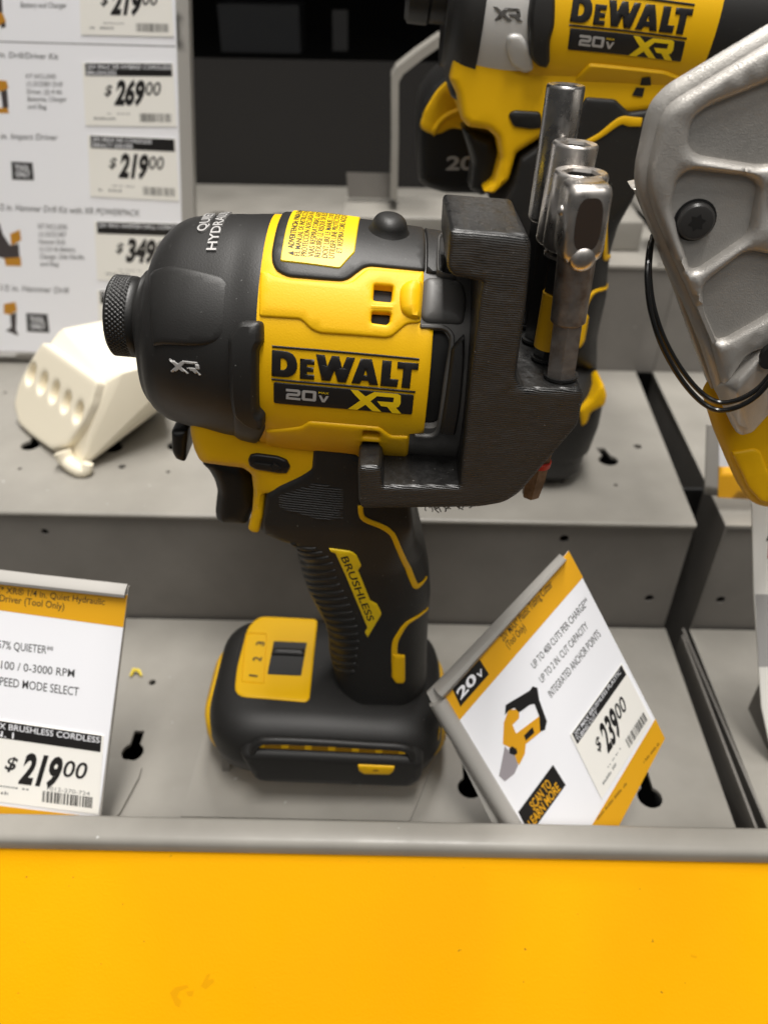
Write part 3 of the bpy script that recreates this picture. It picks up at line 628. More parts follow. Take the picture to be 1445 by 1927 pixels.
# handle: yellow trigger housing, trigger, black grip
uvz = lambda px, Y=YT: np.array([[p[0], p[2]] for p in (aty(x, y, Y) for x, y in px)])
ypoly = fillet(uvz([(354, 780), (356, 820), (363, 850), (371, 867), (380, 875), (423, 881), (456, 885), (471, 896), (476, 926), (475, 959), (467, 993), (476, 1000), (488, 1000), (495, 973), (500, 930), (560, 960), (700, 960), (765, 930), (790, 868), (792, 700), (500, 690)], YT - 18.0), 0.6)
YS = Slab(ypoly, YT, 19.5, lambda Q: np.clip(1.4 + (Q[:, 1] - aty(470, 905, YT)[2]) * 0.2, 1.5, 4.0))
th_ = mk('trigger_housing', *slab_geo(YS, 2.0), YEL, drv)
gl = [(490, 1000), (523, 1009), (546, 1018), (559, 1036), (566, 1066), (576, 1099), (593, 1132), (611, 1165), (619, 1199), (621, 1232), (628, 1262)]
gr = [(640, 1310), (800, 1310), (803, 1265), (803, 1232), (806, 1165), (810, 1116), (807, 1076), (796, 1026), (781, 979), (772, 940), (772, 868)]
gpoly = np.concatenate([uvz([(490, 1003)], YT - 18), uvz([(523, 1012), (546, 1021)], YT - 14), uvz(gl[3:] + gr[:-2], YT - 4), uvz(gr[-2:] + [(700, 869), (670, 853), (640, 832), (593, 830), (589, 843), (586, 880), (566, 893), (523, 913), (501, 930), (494, 973)], YT - 19)])
zk = aty(600, 985, YT - 18)[2]; zk2 = aty(600, 1070, YT - 15)[2]
GS = Slab(fillet(gpoly, 0.8), YT, 20.3, lambda Q: np.interp(Q[:, 1], [zk2, zk], [15.0, 1.6]), bf=lambda Q: np.interp(Q[:, 1], [zk2 - 20, zk2, zk], [17.0, 17.8, 20.3]))
grip = mk('grip', *slab_geo(GS, 1.5), BLK, drv, ang=50)
TR = Slab(fillet(uvz([(377, 872), (392, 886), (402, 904), (408, 925), (404, 962), (405, 976), (416, 987), (466, 988), (478, 955), (478, 900), (462, 870), (400, 850)], YT - 7), 1.0), YT, 9.0, 4.0)
mk('trigger', *slab_geo(TR, 1.5), BLKP, drv)
LD = Slab(fillet(uvz([(336, 780), (337, 820), (344, 834), (362, 840), (366, 780)]), 1.0), YT, 10.0, 2.0); mk('lamp_ring', *slab_geo(LD, 1.5), BLKP, drv)
bt = relief('direction_button', YS, fillet(picks(YS, [(467, 864), (472, 854), (484, 852), (522, 857), (540, 864), (547, 877), (541, 889), (526, 889), (482, 882), (470, 875)]), 0.5), BLKP, drv, h=0.9, bev=0.6, base=-1.0, step=1.0)
relief('arrow', YS, picks(YS, [(477, 865), (514, 870), (513, 864), (534, 877), (511, 886), (512, 880), (476, 875)]), BLK, bt, h=1.35, bev=0.3, base=0.4, step=0.8)
zp = lambda x, y: (380 + x / 3.01, 800 + y / 3.01)
# ribbed front of the grip
Lq = catmull([(549, 1022), (559, 1036), (566, 1066), (576, 1099), (593, 1132), (611, 1165), (619, 1199), (621, 1232), (628, 1252)], 8)
Rq = catmull([zp(650, 690), zp(735, 755), zp(780, 885), zp(830, 980), zp(870, 1090), zp(892, 1180), zp(880, 1300), zp(865, 1385)], 8)
def along(P, t):
    L_ = np.concatenate([[0], np.cumsum(np.linalg.norm(np.diff(P, axis=0), axis=1))]); t = t * L_[-1]; return V(np.interp(t, L_, P[:, 0]), np.interp(t, L_, P[:, 1]))
g = []
for i in range(19):
    a, b = along(Lq, i / 18), along(Rq, i / 18); b = b + V(0, 3); m = 0.5 * (a + b) + V(-3, 5)
    c = catmull([a + V(1.5, 0), 0.5 * (a + m) + V(-1, 2.0), m, 0.5 * (m + b) + V(0, 1.5), b], 4)
    g.append(relief_geo(GS, strip(picks(GS, c), [1.5, 1.7, 1.7, 1.2]), h=0.5, bev=0.7, base=-0.3, step=1.0))
mk('grip_ribs', *join(g), BLK, grip, ang=70)
g = []
for i in range(15):
    y = 345 + i * 13.3; xl = np.interp(y, [335, 430, 500, 545], [640, 435, 440, 690]); xr = np.interp(y, [335, 355, 520, 545], [660, 800, 800, 690])
    a, b = zp(xl, y - 6 + (xl - 640) * 0.10), zp(xr, y - 6 + (xr - 640) * 0.10)
    if abs(xr - xl) > 40: g.append(relief_geo(GS, strip(picks(GS, [a, (0.5 * (a[0] + b[0]), 0.5 * (a[1] + b[1])), b]), 0.5), h=0.3, bev=0.2, base=-0.2, step=2.0))
mk('grip_texture', *join(g), BLK, grip)
def relief_px(name, surf, px, m, parent, r=0.5, **k): return relief(name, surf, fillet(picks(surf, px), r), m, parent, **k)
bz = lambda x, y: (610 + x / 10.145, 1020 + y / 10.14)
bd = relief_px('name_badge', GS, [bz(*q) for q in [(90, 110), (480, 165), (550, 190), (620, 245), (710, 440), (645, 535), (880, 1110), (1010, 1175), (1090, 1340), (1085, 1390), (830, 1815), (775, 1715), (825, 1635), (210, 200), (130, 180)]], YELS, grip, r=0.4, h=0.5, bev=0.25, base=-0.6, step=1.0)
mk('badge_lettering', *text_px(GS, 'BRUSHLESS', bz(318, 268), bz(838, 1490), bz(452, 238), off=0.58, bold=0.014, shear=0.0), BLKI, bd, smooth=False)
yl1 = [zp(*q) for q in [(897, 455), (905, 512), (935, 540), (1010, 570), (1060, 600), (1095, 650), (1150, 780), (1195, 885), (1215, 912), (1245, 895), (1272, 855)]]
relief('accent_line', GS, strip(catmull(picks(GS, yl1), 6), [1.5, 1.6, 1.7, 1.6, 1.6, 1.5, 0.5]), YEL, grip, h=0.45, bev=0.25, base=-0.5, step=0.9)
yl2 = [zp(*q) for q in [(1278, 1035), (1240, 1070), (1165, 1118), (1118, 1180), (1092, 1240), (1090, 1330), (1092, 1400)]]
relief('accent_line', GS, strip(catmull(picks(GS, yl2), 6), [0.5, 1.2, 1.6, 1.9, 2.0, 2.0]), YEL, grip, h=0.45, bev=0.25, base=-0.5, step=0.9)
relief_px('accent_pad', GS, [zp(*q) for q in [(1078, 1290), (1148, 1300), (1148, 1440), (1135, 1458), (1095, 1455), (1074, 1425)]], YEL, grip, h=0.9, bev=0.6, base=-0.5, step=1.0)

# foot
def ringbox(rings, tilt=0.0, n=10, c=(0, 0)):
    vs_, m = [], None
    for z, x0, x1, y0, y1, r in rings:
        P = fillet([(x0, y0), (x1, y0), (x1, y1), (x0, y1)], r, n); m = len(P)
        vs_ += [(x, y, z + (x - c[0]) * tan(tilt)) for x, y in P]
    k = len(rings); fs_ = [[i * m + j, i * m + (j + 1) % m, (i + 1) * m + (j + 1) % m, (i + 1) * m + j] for i in range(k - 1) for j in range(m)]
    return vs_, fs_ + [list(range(m))[::-1], list(range((k - 1) * m, k * m))]
BT = radians(-2.4)
FT = [(12, -56, 17, 169, 222, 16), (15, -60, 21, 166, 225, 18), (22, -61.5, 23, 164.5, 226, 20), (29, -61.2, 22.7, 165.2, 225, 20), (33.5, -60, 21.5, 167.2, 223.5, 19), (36.3, -57.5, 18.5, 170.6, 220.5, 17), (37.7, -54, 14.5, 175, 216, 14), (38.3, -47, 8, 183, 208, 9)]
foot = mk('foot', *ringbox(FT, BT, c=(-20, 0)), BLK, drv, ang=60)
mk('foot_skirt', *ringbox([(8.5, -57, 18, 176, 219, 14), (11, -62.5, 22.5, 172, 223, 18), (17, -64.8, 25.4, 170, 225, 20), (23, -64.6, 25.0, 170, 225, 20), (26, -62.8, 23.6, 171, 224, 20)], BT, c=(-20, 0)), YEL, foot, ang=60)

# foot details: mode plate, slider, rail, bumper, tab, yellow vents
ftop = lambda x, z0: z0
MP = Plane((-20, 195, 38.6), (cos(BT), 0, sin(BT)), (0, 1, 0.03))
plate = relief_px('mode_plate', MP, [(487, 1160), (598, 1166), (582, 1322), (440, 1310), (446, 1255), (466, 1180)], YEL, foot, r=[4.5, 2, 2.5, 5, 3, 3], h=0.5, bev=0.8, base=-9, step=1.3, hf=lambda Q: -0.00012 * np.maximum(0, -(Q[:, 0] + 16)) ** 3)
def hfp(Q): return 0.5 - 0.00012 * np.maximum(0, -(Q[:, 0] + 16)) ** 3
sl_ = relief_px('mode_slider', MP, [(515, 1208), (578, 1211), (567, 1274), (503, 1271)], BLKP, plate, r=0.6, h=0.6, bev=0.1, base=-1, step=1.5)
relief_px('slider_grip', MP, [(514, 1222), (575, 1225), (573, 1238), (510, 1235)], BLKP, sl_, r=0.8, h=2.0, bev=1.0, base=0, step=1.0)
pr = picks(MP, [(463, 1192), (502, 1194), (496, 1288), (455, 1283)])
relief('scale_panel', MP, strip(densify(fillet(pr, 0.8), 1.0), 0.3), YEL, plate, h=0.35, bev=0.1, base=-0.4, step=1.0, hf=hfp)
g = []
for t, y0, x0 in (('1', 1276, 484), ('2', 1247, 490), ('3', 1218, 496)):
    a = MP.pick(x0, y0); vv, ff = lay_text(MP, t, a, a + V(0.4, 2.1) * (0.35 if t == '1' else 1), a + V(-3.0, 0.3), bold=0.02, off=0.62); g.append((vv, ff))
mk('mode_figures', *join(g), BLKI, plate, smooth=False)
FRT = XZ(166.5)
bp_ = relief_px('foot_bumper', FRT, [(452, 1404), (466, 1396), (784, 1410), (797, 1420), (794, 1452), (770, 1466), (500, 1456), (482, 1452)], BLK, foot, r=2.2, h=4.5, bev=2.2, base=-6, step=1.5)
yv = relief_px('vent_strip', FRT, [(488, 1395), (764, 1409), (763, 1421), (486, 1409)], YEL, foot, r=0.4, h=2.0, bev=0.3, base=-2, step=1.5)
g = []
for i in range(6):
    x = 500 + i * 44; g.append(relief_geo(FRT, picks(FRT, [(x, 1394 + 2.1 * i), (x + 30, 1395.5 + 2.1 * i), (x + 30, 1401 + 2.1 * i), (x, 1399.5 + 2.1 * i)]), h=2.12, bev=0, base=1.0, step=1.5))
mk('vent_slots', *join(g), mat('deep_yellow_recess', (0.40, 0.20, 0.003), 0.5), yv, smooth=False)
rp = np.array([FRT.pt(FRT.pick(x, y)[None], 2.8)[0] for x, y in catmull([(477, 1410), (480, 1393), (490, 1384), (510, 1380), (600, 1383), (700, 1389), (750, 1392), (768, 1397), (774, 1406), (775, 1418)], 5)])
mk('hang_rail', *tube(rp, 1.45, 12), BLK, foot)
FRT2 = XZ(162.0)
tb = relief_px('foot_tab', FRT2, [(673, 1438), (743, 1441), (741, 1449), (733, 1456), (685, 1455), (675, 1449)], YEL, foot, r=0.6, h=0.6, bev=0.3, base=-2, step=1.2)
mk('tab_screw', *flat_uv(FRT2, [circ(FRT2.pick(707, 1447), 1.1, k=0.6)], 0.64), mat('deep_yellow_recess', (0.40, 0.20, 0.003), 0.5), tb, smooth=False)
relief_px('foot_side', XZ(176), [(798, 1425), (815, 1385), (828, 1372), (826, 1392), (802, 1440)], YEL, foot, r=0.6, h=2.0, bev=1.0, base=-12, step=1.5)

# stand under the driver
stand = root('tool_stand', (-20, 195, 0), 'flat grey mounting plate with a small upright tab under the front driver', 'stand')
def poly_slab(name, px, z0, z1, m, par, bev=0.4, r=0.0):
    P = fillet(np.array([at2(p, z1) for p in px]), r) if r else np.array([at2(p, z1) for p in px])
    return relief(name, XY(z1), P, m, par, h=0.0, bev=0, base=-(z1 - z0) + 0.3, step=6, smooth=False)
poly_slab('stand_plate', [(385, 1380), (830, 1396), (771, 1545), (341, 1536)], 0, 1.6, GREY, stand)
mk('stand_tab', *hexa([aty(420, 1466, 176), aty(431, 1462, 176), aty(431, 1462, 190), aty(420, 1466, 190), aty(413, 1395, 176), aty(436, 1410, 176), aty(436, 1410, 190), aty(413, 1395, 190)]), GREYD, stand, smooth=False)
mk('stand_post', *box(-40, 6, 182, 212, 1.7, 12.0), CAV, stand, smooth=False)

# ------------------------------------------------------------------ printed bit holder and its bits
YH = 160.0
HP = XZ(YH)
hpx = [(846, 429), (992, 440), (999, 462), (991, 554), (978, 648), (970, 706), (976, 722), (987, 727), (1090, 727), (1097, 738), (1086, 797), (1073, 812), (978, 924), (950, 943), (902, 952), (681, 954), (675, 940), (673, 880), (678, 874), (712, 874), (718, 880), (721, 911), (864, 911), (885, 704), (903, 555), (908, 529), (853, 518), (841, 503)]
hpoly = fillet(picks(HP, hpx), [1.2, 1.5, 1.5, 2, 2, 2, 2, 2, 1.2, 1.5, 1.5, 1.5, 3, 3, 3, 1.5, 1, 1, 0.5, 0.8, 0.8, 0.5, 0.5, 0.6, 1, 0.6, 0.8, 1.2])
zh = aty(860, 519, YH)[2]; xh = aty(1000, 500, YH)[0]
zl = aty(690, 872, YH)[2]
HP.o[1] = YH
def hback(P):
    Q = P.copy(); yb = np.where(P[:, 2] > zh - 1, 187.0, 203.0); Q[:, 1] = yb; return Q
holder = relief('bit_holder', HP, hpoly, PRINT, None, h=1.0, bev=1.0, base=-3, step=1.2, cap=True, back=hback, ang=50)
holder.location = (0, 0, 0)
thing(holder, 'black 3D printed bit holder with layer lines, clipped over the front driver\'s back end', 'bit holder')
# threads of filament hanging from the underside
rnd = random.Random(5); g = []
for i in range(16):
    b = aty(800 + rnd.uniform(0, 95), 953, 166 + rnd.uniform(0, 12)); L_ = rnd.uniform(1.0, 3.2); p = [b + V(0, 0, 0.3)]
    d = V(rnd.uniform(-1, 1), 0, -1)
    for k in range(4): d = d + V(rnd.uniform(-0.7, 0.7), rnd.uniform(-.4, .4), 0); p.append(p[-1] + d / np.linalg.norm(d) * L_ / 4)
    g.append(tube(catmull(p, 3), 0.15, 5))
mk('loose_strands', *join(g), PRINT, holder)
top_l = 0.5 * (aty(1000, 724, YH)[2] + aty(1085, 724, YH)[2])
BX0, BX1 = aty(1055, 700, 164.5), aty(1104, 345, 164.5)
AXB = BX1 - BX0; AXB = AXB / np.linalg.norm(AXB)
def bit_base(Y, x, y): return aty(x, y, Y)
holes = [(164.5, (1055, 703)), (174.5, (1030, 668)), (185.0, (1011, 634)), (195.5, (995, 604))]
g = [spin(aty(px[0], px[1], Y) - AXB * 0.6, AXB, [(0, 3.95), (0.62, 3.95)], 24) for Y, px in holes]
mk('bit_sockets', *join(g), CAV, holder, smooth=False)
def bit(name, label, A, parts_, cat='driver bit', group='driver bits standing in the printed holder'):
    r_ = root(name, A, label, cat, group)
    for nm, m, geo, ang in parts_: mk(nm, *geo, m, r_, ang=ang)
    return r_
# 1 square drive adapter, nearest
A = BX0 - AXB * 3; T1 = np.linalg.norm(BX1 - A)
sq = []
hw = 4.55; zs = [(-0.5, 3.2), (0.8, hw * 0.93), (2.2, hw), (13.2, hw), (14.4, hw * 0.93), (15.0, hw * 0.78)]
uu = np.cross(AXB, V(0, 1, 0)); uu /= np.linalg.norm(uu); ww = np.cross(AXB, uu); rot = radians(18)
nc = CO - BX1; nc = nc - AXB * (nc @ AXB); nc /= np.linalg.norm(nc); rt = RR - AXB * (RR @ AXB); rt = rt - nc * (rt @ nc); rt /= np.linalg.norm(rt)
u2, w2 = nc * cos(rot) + rt * sin(rot), nc * sin(rot) - rt * cos(rot)
pr_ = fillet([(-1, -1), (1, -1), (1, 1), (-1, 1)], 0.5, 4); vs_, fs_ = [], []; m_ = len(pr_)
Hb = A + AXB * (T1 - 14.6)
for t, r in zs: vs_ += [Hb + AXB * t + u2 * a * r + w2 * b * r for a, b in pr_]
fs_ = [[i * m_ + k, i * m_ + (k + 1) % m_, (i + 1) * m_ + (k + 1) % m_, (i + 1) * m_ + k] for i in range(len(zs) - 1) for k in range(m_)] + [list(range(m_))[::-1], list(range((len(zs) - 1) * m_, len(zs) * m_))]
ad = bit('square_drive_adapter', 'short steel adapter with a square head and dark oval hollow, nearest in the printed holder', A,
    [('shank', STEEL, spin(A, AXB, [(0, 3.55), (15.0, 3.55), (16.0, 3.3)], hexn=6, phase=0.35), 20), ('sleeve', STEEL, spin(A, AXB, [(15.0, 3.3), (15.6, 3.9), (T1 - 16, 4.05), (T1 - 13.5, 4.2)], 36), 40), ('square_head', CHROME, (vs_, fs_), 45)])
# flat dark oval puts the hollow's shade into colour; ball beside it
nrm = CO - (Hb + AXB * 7); nrm -= AXB * (nrm @ AXB); nrm /= np.linalg.norm(nrm)
faces_n = [u2, -u2, w2, -w2]; fn, fs2 = u2, w2
sd = np.cross(AXB, fn)
HPn = Plane(Hb + AXB * 7.5 + fn * (hw + 0.0), sd, AXB)
ov = [(2.75 * np.sign(cos(t)) * abs(cos(t)) ** 0.6, (5.4 if sin(t) > 0 else 5.0) * np.sign(sin(t)) * abs(sin(t)) ** 0.75) for t in np.linspace(0, 2 * pi, 40, endpoint=False)]
mk('hollow', *flat_uv(HPn, [ov], 0.03), mat('hollow_shade_steel', (0.15, 0.115, 0.094), 0.42, 0.9), ad, smooth=False)
HP2 = Plane(Hb + AXB * 9 + fs2 * hw, np.cross(AXB, fs2), AXB)
def dome(c, n_, r, hgt, k=6, nn=18):
    a = np.cross(n_, V(0.3, 0.2, 1)); a /= np.linalg.norm(a); b = np.cross(n_, a); vs_ = []
    for i in range(k + 1):
        t = i / k * pi / 2
        for j in range(nn): q = 2 * pi * j / nn; vs_.append(c + r * cos(t) * (a * cos(q) + b * sin(q)) + n_ * hgt * sin(t))
    return vs_, [[i * nn + j, i * nn + (j + 1) % nn, (i + 1) * nn + (j + 1) % nn, (i + 1) * nn + j] for i in range(k) for j in range(nn)]
mk('ball', *dome(Hb + AXB * 9.5 + fs2 * hw, fs2, 1.1, 0.8), CHROME, ad)
mk('lip', *dome(Hb + AXB * 0.8 + fn * (hw - 1.0), fn, 2.9, 1.7), CHROME, ad)
def socket(name, label, Y, topc, wpx, length, mt, shaft, sr, hexr, basepx, extra=(), collar=True):
    T = aty(*topc, Y); dz = (T - CO) @ fw; R_ = wpx * dz / FP / 2; B = aty(*basepx, Y) - AXB * 3
    ax = T - B; ax = ax / np.linalg.norm(ax); Bk = T - ax * length
    prof = [(0, R_ * 0.80), (0.5, R_ * 0.93), (1.2, R_ * 0.985), (length - 0.7, R_), (length - 0.25, R_ * 0.98), (length, R_ * 0.92)]
    body = spin(Bk, ax, prof, 40, caps=False)
    # rim and hexagonal recess, its inner shade put into a darker steel colour
    u = np.cross(ax, V(0, 1, 0)); u /= np.linalg.norm(u); w = np.cross(ax, u); n = 48
    an = 2 * pi * np.arange(n) / n
    hx = hexr * R_ * cos(pi / 6) / np.cos(((an + 0.3) % (pi / 3)) - pi / 6)
    L0 = [T + R_ * 0.92 * (u * cos(a) + w * sin(a)) for a in an]; L1 = [T - ax * 0.25 + q * 1.06 * (u * cos(a) + w * sin(a)) for a, q in zip(an, hx)]; L2 = [T - ax * 0.9 + q * (u * cos(a) + w * sin(a)) for a, q in zip(an, hx)]; L3 = [T - ax * 9 + q * (u * cos(a) + w * sin(a)) for a, q in zip(an, hx)]
    fs = [[i * n + k, i * n + (k + 1) % n, (i + 1) * n + (k + 1) % n, (i + 1) * n + k] for i in range(3) for k in range(n)] + [list(range(3 * n, 4 * n))]
    r_ = bit(name, label, B, [('barrel', mt, body, 40), ('rim', mt, (L0 + L1 + L2, fs[:2 * n]), 25), ('hex_recess', mat('recess_shade_steel', (0.09, 0.085, 0.08), 0.5, 0.8), (L2 + L3, [[k, (k + 1) % n, n + (k + 1) % n, n + k] for k in range(n)] + [list(range(n, 2 * n))]), 25),
        ('shank', shaft, spin(B, ax, [(0, sr), (np.linalg.norm(Bk - B) + 1, sr)], hexn=6), 20)])
    mk('floor', *spin(Bk, ax, [(0.4, R_ * 0.78), (0.6, R_ * 0.75)], 30), mt, r_)
    return r_, B, ax, Bk, R_
s2, B2, ax2, Bk2, R2 = socket('nut_setter', 'wide chrome nut setter with a yellow banded shaft directly behind the square adapter', 174.5, (1094, 322), 103, 16.5, CHROME, BLKP, 3.5, 0.68, (1030, 668))
mk('retaining_ring', *spin(Bk2, ax2, [(-1.4, 4.4), (-1.3, 5.0), (-0.6, 5.1), (-0.4, 4.4)], 32), CHROME, s2)
mk('colour_band', *spin(B2, ax2, [(5.2, 3.62), (5.3, 3.85), (18.5, 3.85), (18.6, 3.62)], 30), mat('yellow_band', (0.62, 0.33, 0.003), 0.45), s2)
socket('nut_setter', 'medium chrome nut setter, third in line, only its top showing above the wide one', 185.0, (1083, 268), 87, 22.0, CHROME, BLKP, 3.5, 0.66, (1011, 634))
socket('nut_setter', 'tall slim dark chrome nut setter, farthest back and highest in the holder', 195.5, (1065, 159), 73, 29.5, mat('dark_chrome', (0.38, 0.37, 0.36), 0.25, 1.0, rvar=(300, 0.2, 0.38)), BLKP, 3.4, 0.62, (995, 604))
# short insert bit poking out below
A = aty(997, 934, 172); ax = aty(1012, 870, 172) - A; ax /= np.linalg.norm(ax)
ib = bit('screwdriver_bit', 'small rusty flat-ended bit with a red ring poking out below the holder', A + ax * 4, [('shank', mat('rusty_steel', (0.20, 0.14, 0.10), 0.5, 0.6, var=(300, (0.11, 0.075, 0.05), 0.4, 0.6)), spin(A, ax, [(0, 1.9), (0.5, 2.4), (6, 3.0), (32, 3.2)], hexn=6, phase=0.5), 20), ('ring', RED, spin(A, ax, [(10.3, 3.25), (10.4, 3.35), (11.8, 3.4), (11.9, 3.3)], 24), 30)])

# ------------------------------------------------------------------ the driver behind, with a silver nose
Y2 = 308.0
O2_ = aty(1150, 0, Y2); drv2 = root('impact_driver', (aty(1060, 300, Y2)[0], Y2, 62), 'second yellow impact driver standing one tier up, with a silver nose and plain black chuck', 'impact driver')
top2 = [(836, -110), (870, -140), (905, -150), (1000, -150), (1200, -140), (1400, -120)]
bot2 = [(836, 120), (845, 165), (905, 178), (1000, 182), (1100, 185), (1200, 190), (1400, 200)]
us2 = lambda px: float((aty(*px, Y2) - O2_) @ EX)
ua, ub = us2((838, 20)), us2((1395, 60))
H2 = fit_loft(O2_, EX, EZ, Y2, top2, bot2, list(np.linspace(ua, ua + 8, 5)) + list(np.linspace(ua + 12, ub, 9)), lambda u, a: min(a, 29.0), lambda u: 2.1)
uk = lambda x, y: H2.pick(x, y)[0]
u1, u2_, u3 = uk(900, 100), uk(1012, 60), uk(1345, 60)
mk('nose_ring', *H2.mesh(ua, u1, 10, 64, off=0.8), BLK, drv2)
mk('nose_casting', *H2.mesh(u1 - 0.5, u2_ + 0.5, 10, 64, off=0.0), CASTP, drv2)
h2 = mk('housing', *H2.mesh(u2_, u3, 12, 64, off=0.6), YEL, drv2)
mk('rear_cap', *H2.mesh(u3 - 0.5, ub, 6, 64, off=-1.0), BLK, drv2)
relief('bumper', H2, fillet(picks(H2, [(1000, -40), (1042, -40), (1042, 50), (1034, 70), (1034, 112), (1028, 120), (1008, 117), (994, 100), (992, 30)]), 1.5), BLK, drv2, h=3.5, bev=1.4, base=-1, step=2.0)
relief('casting_rib', H2, fillet(picks(H2, [(954, 64), (978, 62), (1000, 90), (1004, 130), (986, 136), (960, 120), (952, 90)]), 2), CASTP, drv2, h=1.3, bev=1.5, base=-1, step=2.0)
T2 = affine([(78, 556), (1325, 662), (1343, 488), (76, 372), (58, 338), (1380, 264), (58, 315)], [(1065, 90), (1280.5, 113), (1288, 78), (1070, 56), (1071, 44), (1299, 29), (1073, 38)])
logo(H2, h2, T2, 0.6)
TX2 = affine([(768, 436), (1222, 480), (745, 608)], [(927, 12), (977, 16), (930, 37)])
mk('emblem', *relief_geo(H2, picks(H2, [TX2(x, y) for x, y in GLY['XR']]), h=0.4, bev=0.1, base=-0.3, step=1.0), DGR, drv2)
relief('lower_panel', H2, fillet(picks(H2, [(1060, 160), (1092, 132), (1108, 116), (1250, 130), (1290, 145), (1320, 175), (1300, 190), (1090, 182)]), 1), YEL, h2, h=1.5, bev=0.8, base=-0.4, step=2.0)
vq = [picks(H2, q) for q in ([(1206, 139), (1222, 137), (1224, 152), (1203, 154)], [(1196, 164), (1212, 165), (1208, 182), (1188, 179)])]

cA = O2_ + EZ * float((aty(800, -18, Y2) - O2_) @ EZ); c0_, c1_ = us2((764, -10)), us2((842, -10)); r2 = float(abs((aty(800, -82, Y2) - aty(800, 53, Y2)) @ EZ)) / 2
mk('bit_collar', *spin(cA + EX * c0_, EX, [(0, r2 * 0.85), (1.2, r2), ((c1_ - c0_) * 0.55, r2), ((c1_ - c0_) * 0.62, r2 * 0.93), (c1_ - c0_ + 2, r2 * 0.93)], 48), BLKP, drv2, ang=30)
u2z = lambda px: uvz(px, Y2)
yp2 = fillet(uvz([(846, 150), (860, 180), (868, 225), (880, 240), (918, 245), (936, 262), (942, 300), (930, 345), (908, 362), (930, 366), (958, 340), (972, 290), (1050, 240), (1150, 220), (1330, 200), (1340, 60), (860, 60)], Y2 - 19), 1.0)
YS2 = Slab(yp2, Y2, 20.0, 3.0); mk('trigger_housing', *slab_geo(YS2, 3.0), YEL, drv2)
gp2 = fillet(uvz([(930, 400), (962, 340), (975, 292), (1052, 238), (1095, 176), (1150, 180), (1175, 205), (1215, 200), (1213, 300), (1160, 420), (1150, 470), (1146, 560), (1128, 640), (1127, 700), (1020, 700), (1000, 560), (960, 470)], Y2 - 14), 1.0)
GS2 = Slab(gp2, Y2, 20.8, lambda Q: np.interp(Q[:, 1], [aty(1, 480, Y2)[2], aty(1, 330, Y2)[2]], [13, 1.6])); gr2 = mk('grip', *slab_geo(GS2, 3.0), BLK, drv2, ang=50)
def seg2(px, w): relief('accent_line', GS2, strip(catmull(picks(GS2, px), 4), w), YEL, gr2, h=0.5, bev=0.25, base=-0.5, step=1.5)
seg2([(1100, 270), (1128, 255), (1165, 228), (1185, 229), (1207, 230)], [1.6, 1.8, 2.4, 3.0, 2.6]); seg2([(1141, 370), (1137, 430), (1138, 480), (1142, 486), (1147, 480)], 1.8)
seg2([(1143, 535), (1120, 548), (1103, 570), (1095, 600)], [0.8, 1.6, 1.8])
relief('accent_pad', GS2, fillet(picks(GS2, [(1096, 585), (1106, 594), (1098, 640), (1090, 654), (1078, 652), (1077, 640)]), 0.8), YEL, gr2, h=1.2, bev=0.7, base=-0.5, step=1.5)
for q_ in ([(1206, 139), (1222, 137), (1224, 152), (1203, 154)], [(1196, 164), (1212, 165), (1208, 182), (1188, 179)]):
    A_, B_ = H2.pt(picks(H2, q_), 1.75), YS2.pt(picks(YS2, q_), 0.4); mk('vent', (A_ if A_[:, 1].mean() < B_[:, 1].mean() else B_), [[0, 1, 2, 3]], CAV, h2, smooth=False)
bt2 = relief('direction_button', YS2, fillet(picks(YS2, [(955, 215), (966, 207), (1016, 210), (1022, 240), (1000, 243), (966, 238)]), 1.2), BLKP, drv2, h=1.0, bev=0.7, base=-1, step=1.5)
mk('trigger', *slab_geo(Slab(fillet(u2z([(866, 232), (886, 300), (880, 350), (906, 362), (936, 330), (944, 280), (925, 250), (890, 240)]), 1.5), Y2, 9, 4), 2.5), BLKP, drv2)
mk('lamp_ring', *slab_geo(Slab(fillet(u2z([(842, 130), (844, 172), (856, 180), (866, 176), (872, 140)]), 1.0), Y2, 14, 3), 2.5), BLKP, drv2)
f2 = mk('foot', *ringbox([(74, 20, 86, 282, 334, 16), (80, 16, 90, 279, 336, 18), (92, 16, 92, 279, 336, 18), (104, 18, 92, 279, 336, 18), (112, 24, 89, 283, 332, 18), (117, 32, 82, 290, 326, 15)], radians(-2)), BLK, drv2, ang=60)
f2b = mk('foot_skirt', *ringbox([(66, 22, 86, 284, 338, 14), (70, 18, 88, 281, 341, 16), (78, 17, 88.5, 280, 342, 18)], radians(-2)), BLKP, drv2, ang=60)
mk('latch', *slab_geo(Slab(fillet(uvz([(1085, 770), (1110, 752), (1128, 728), (1136, 724), (1142, 745), (1138, 763), (1112, 776), (1104, 798), (1092, 804)], 280), 1.2), 287, 8, 2.0), 2.0), YEL, drv2)
st2 = mk('tool_stand', *box(28, 78, 288, 332, 60.1, 66.5), GREYD, None); bevel(st2, 0.6); thing(st2, 'low grey stand block under the silver-nosed driver on the middle tier', 'stand')

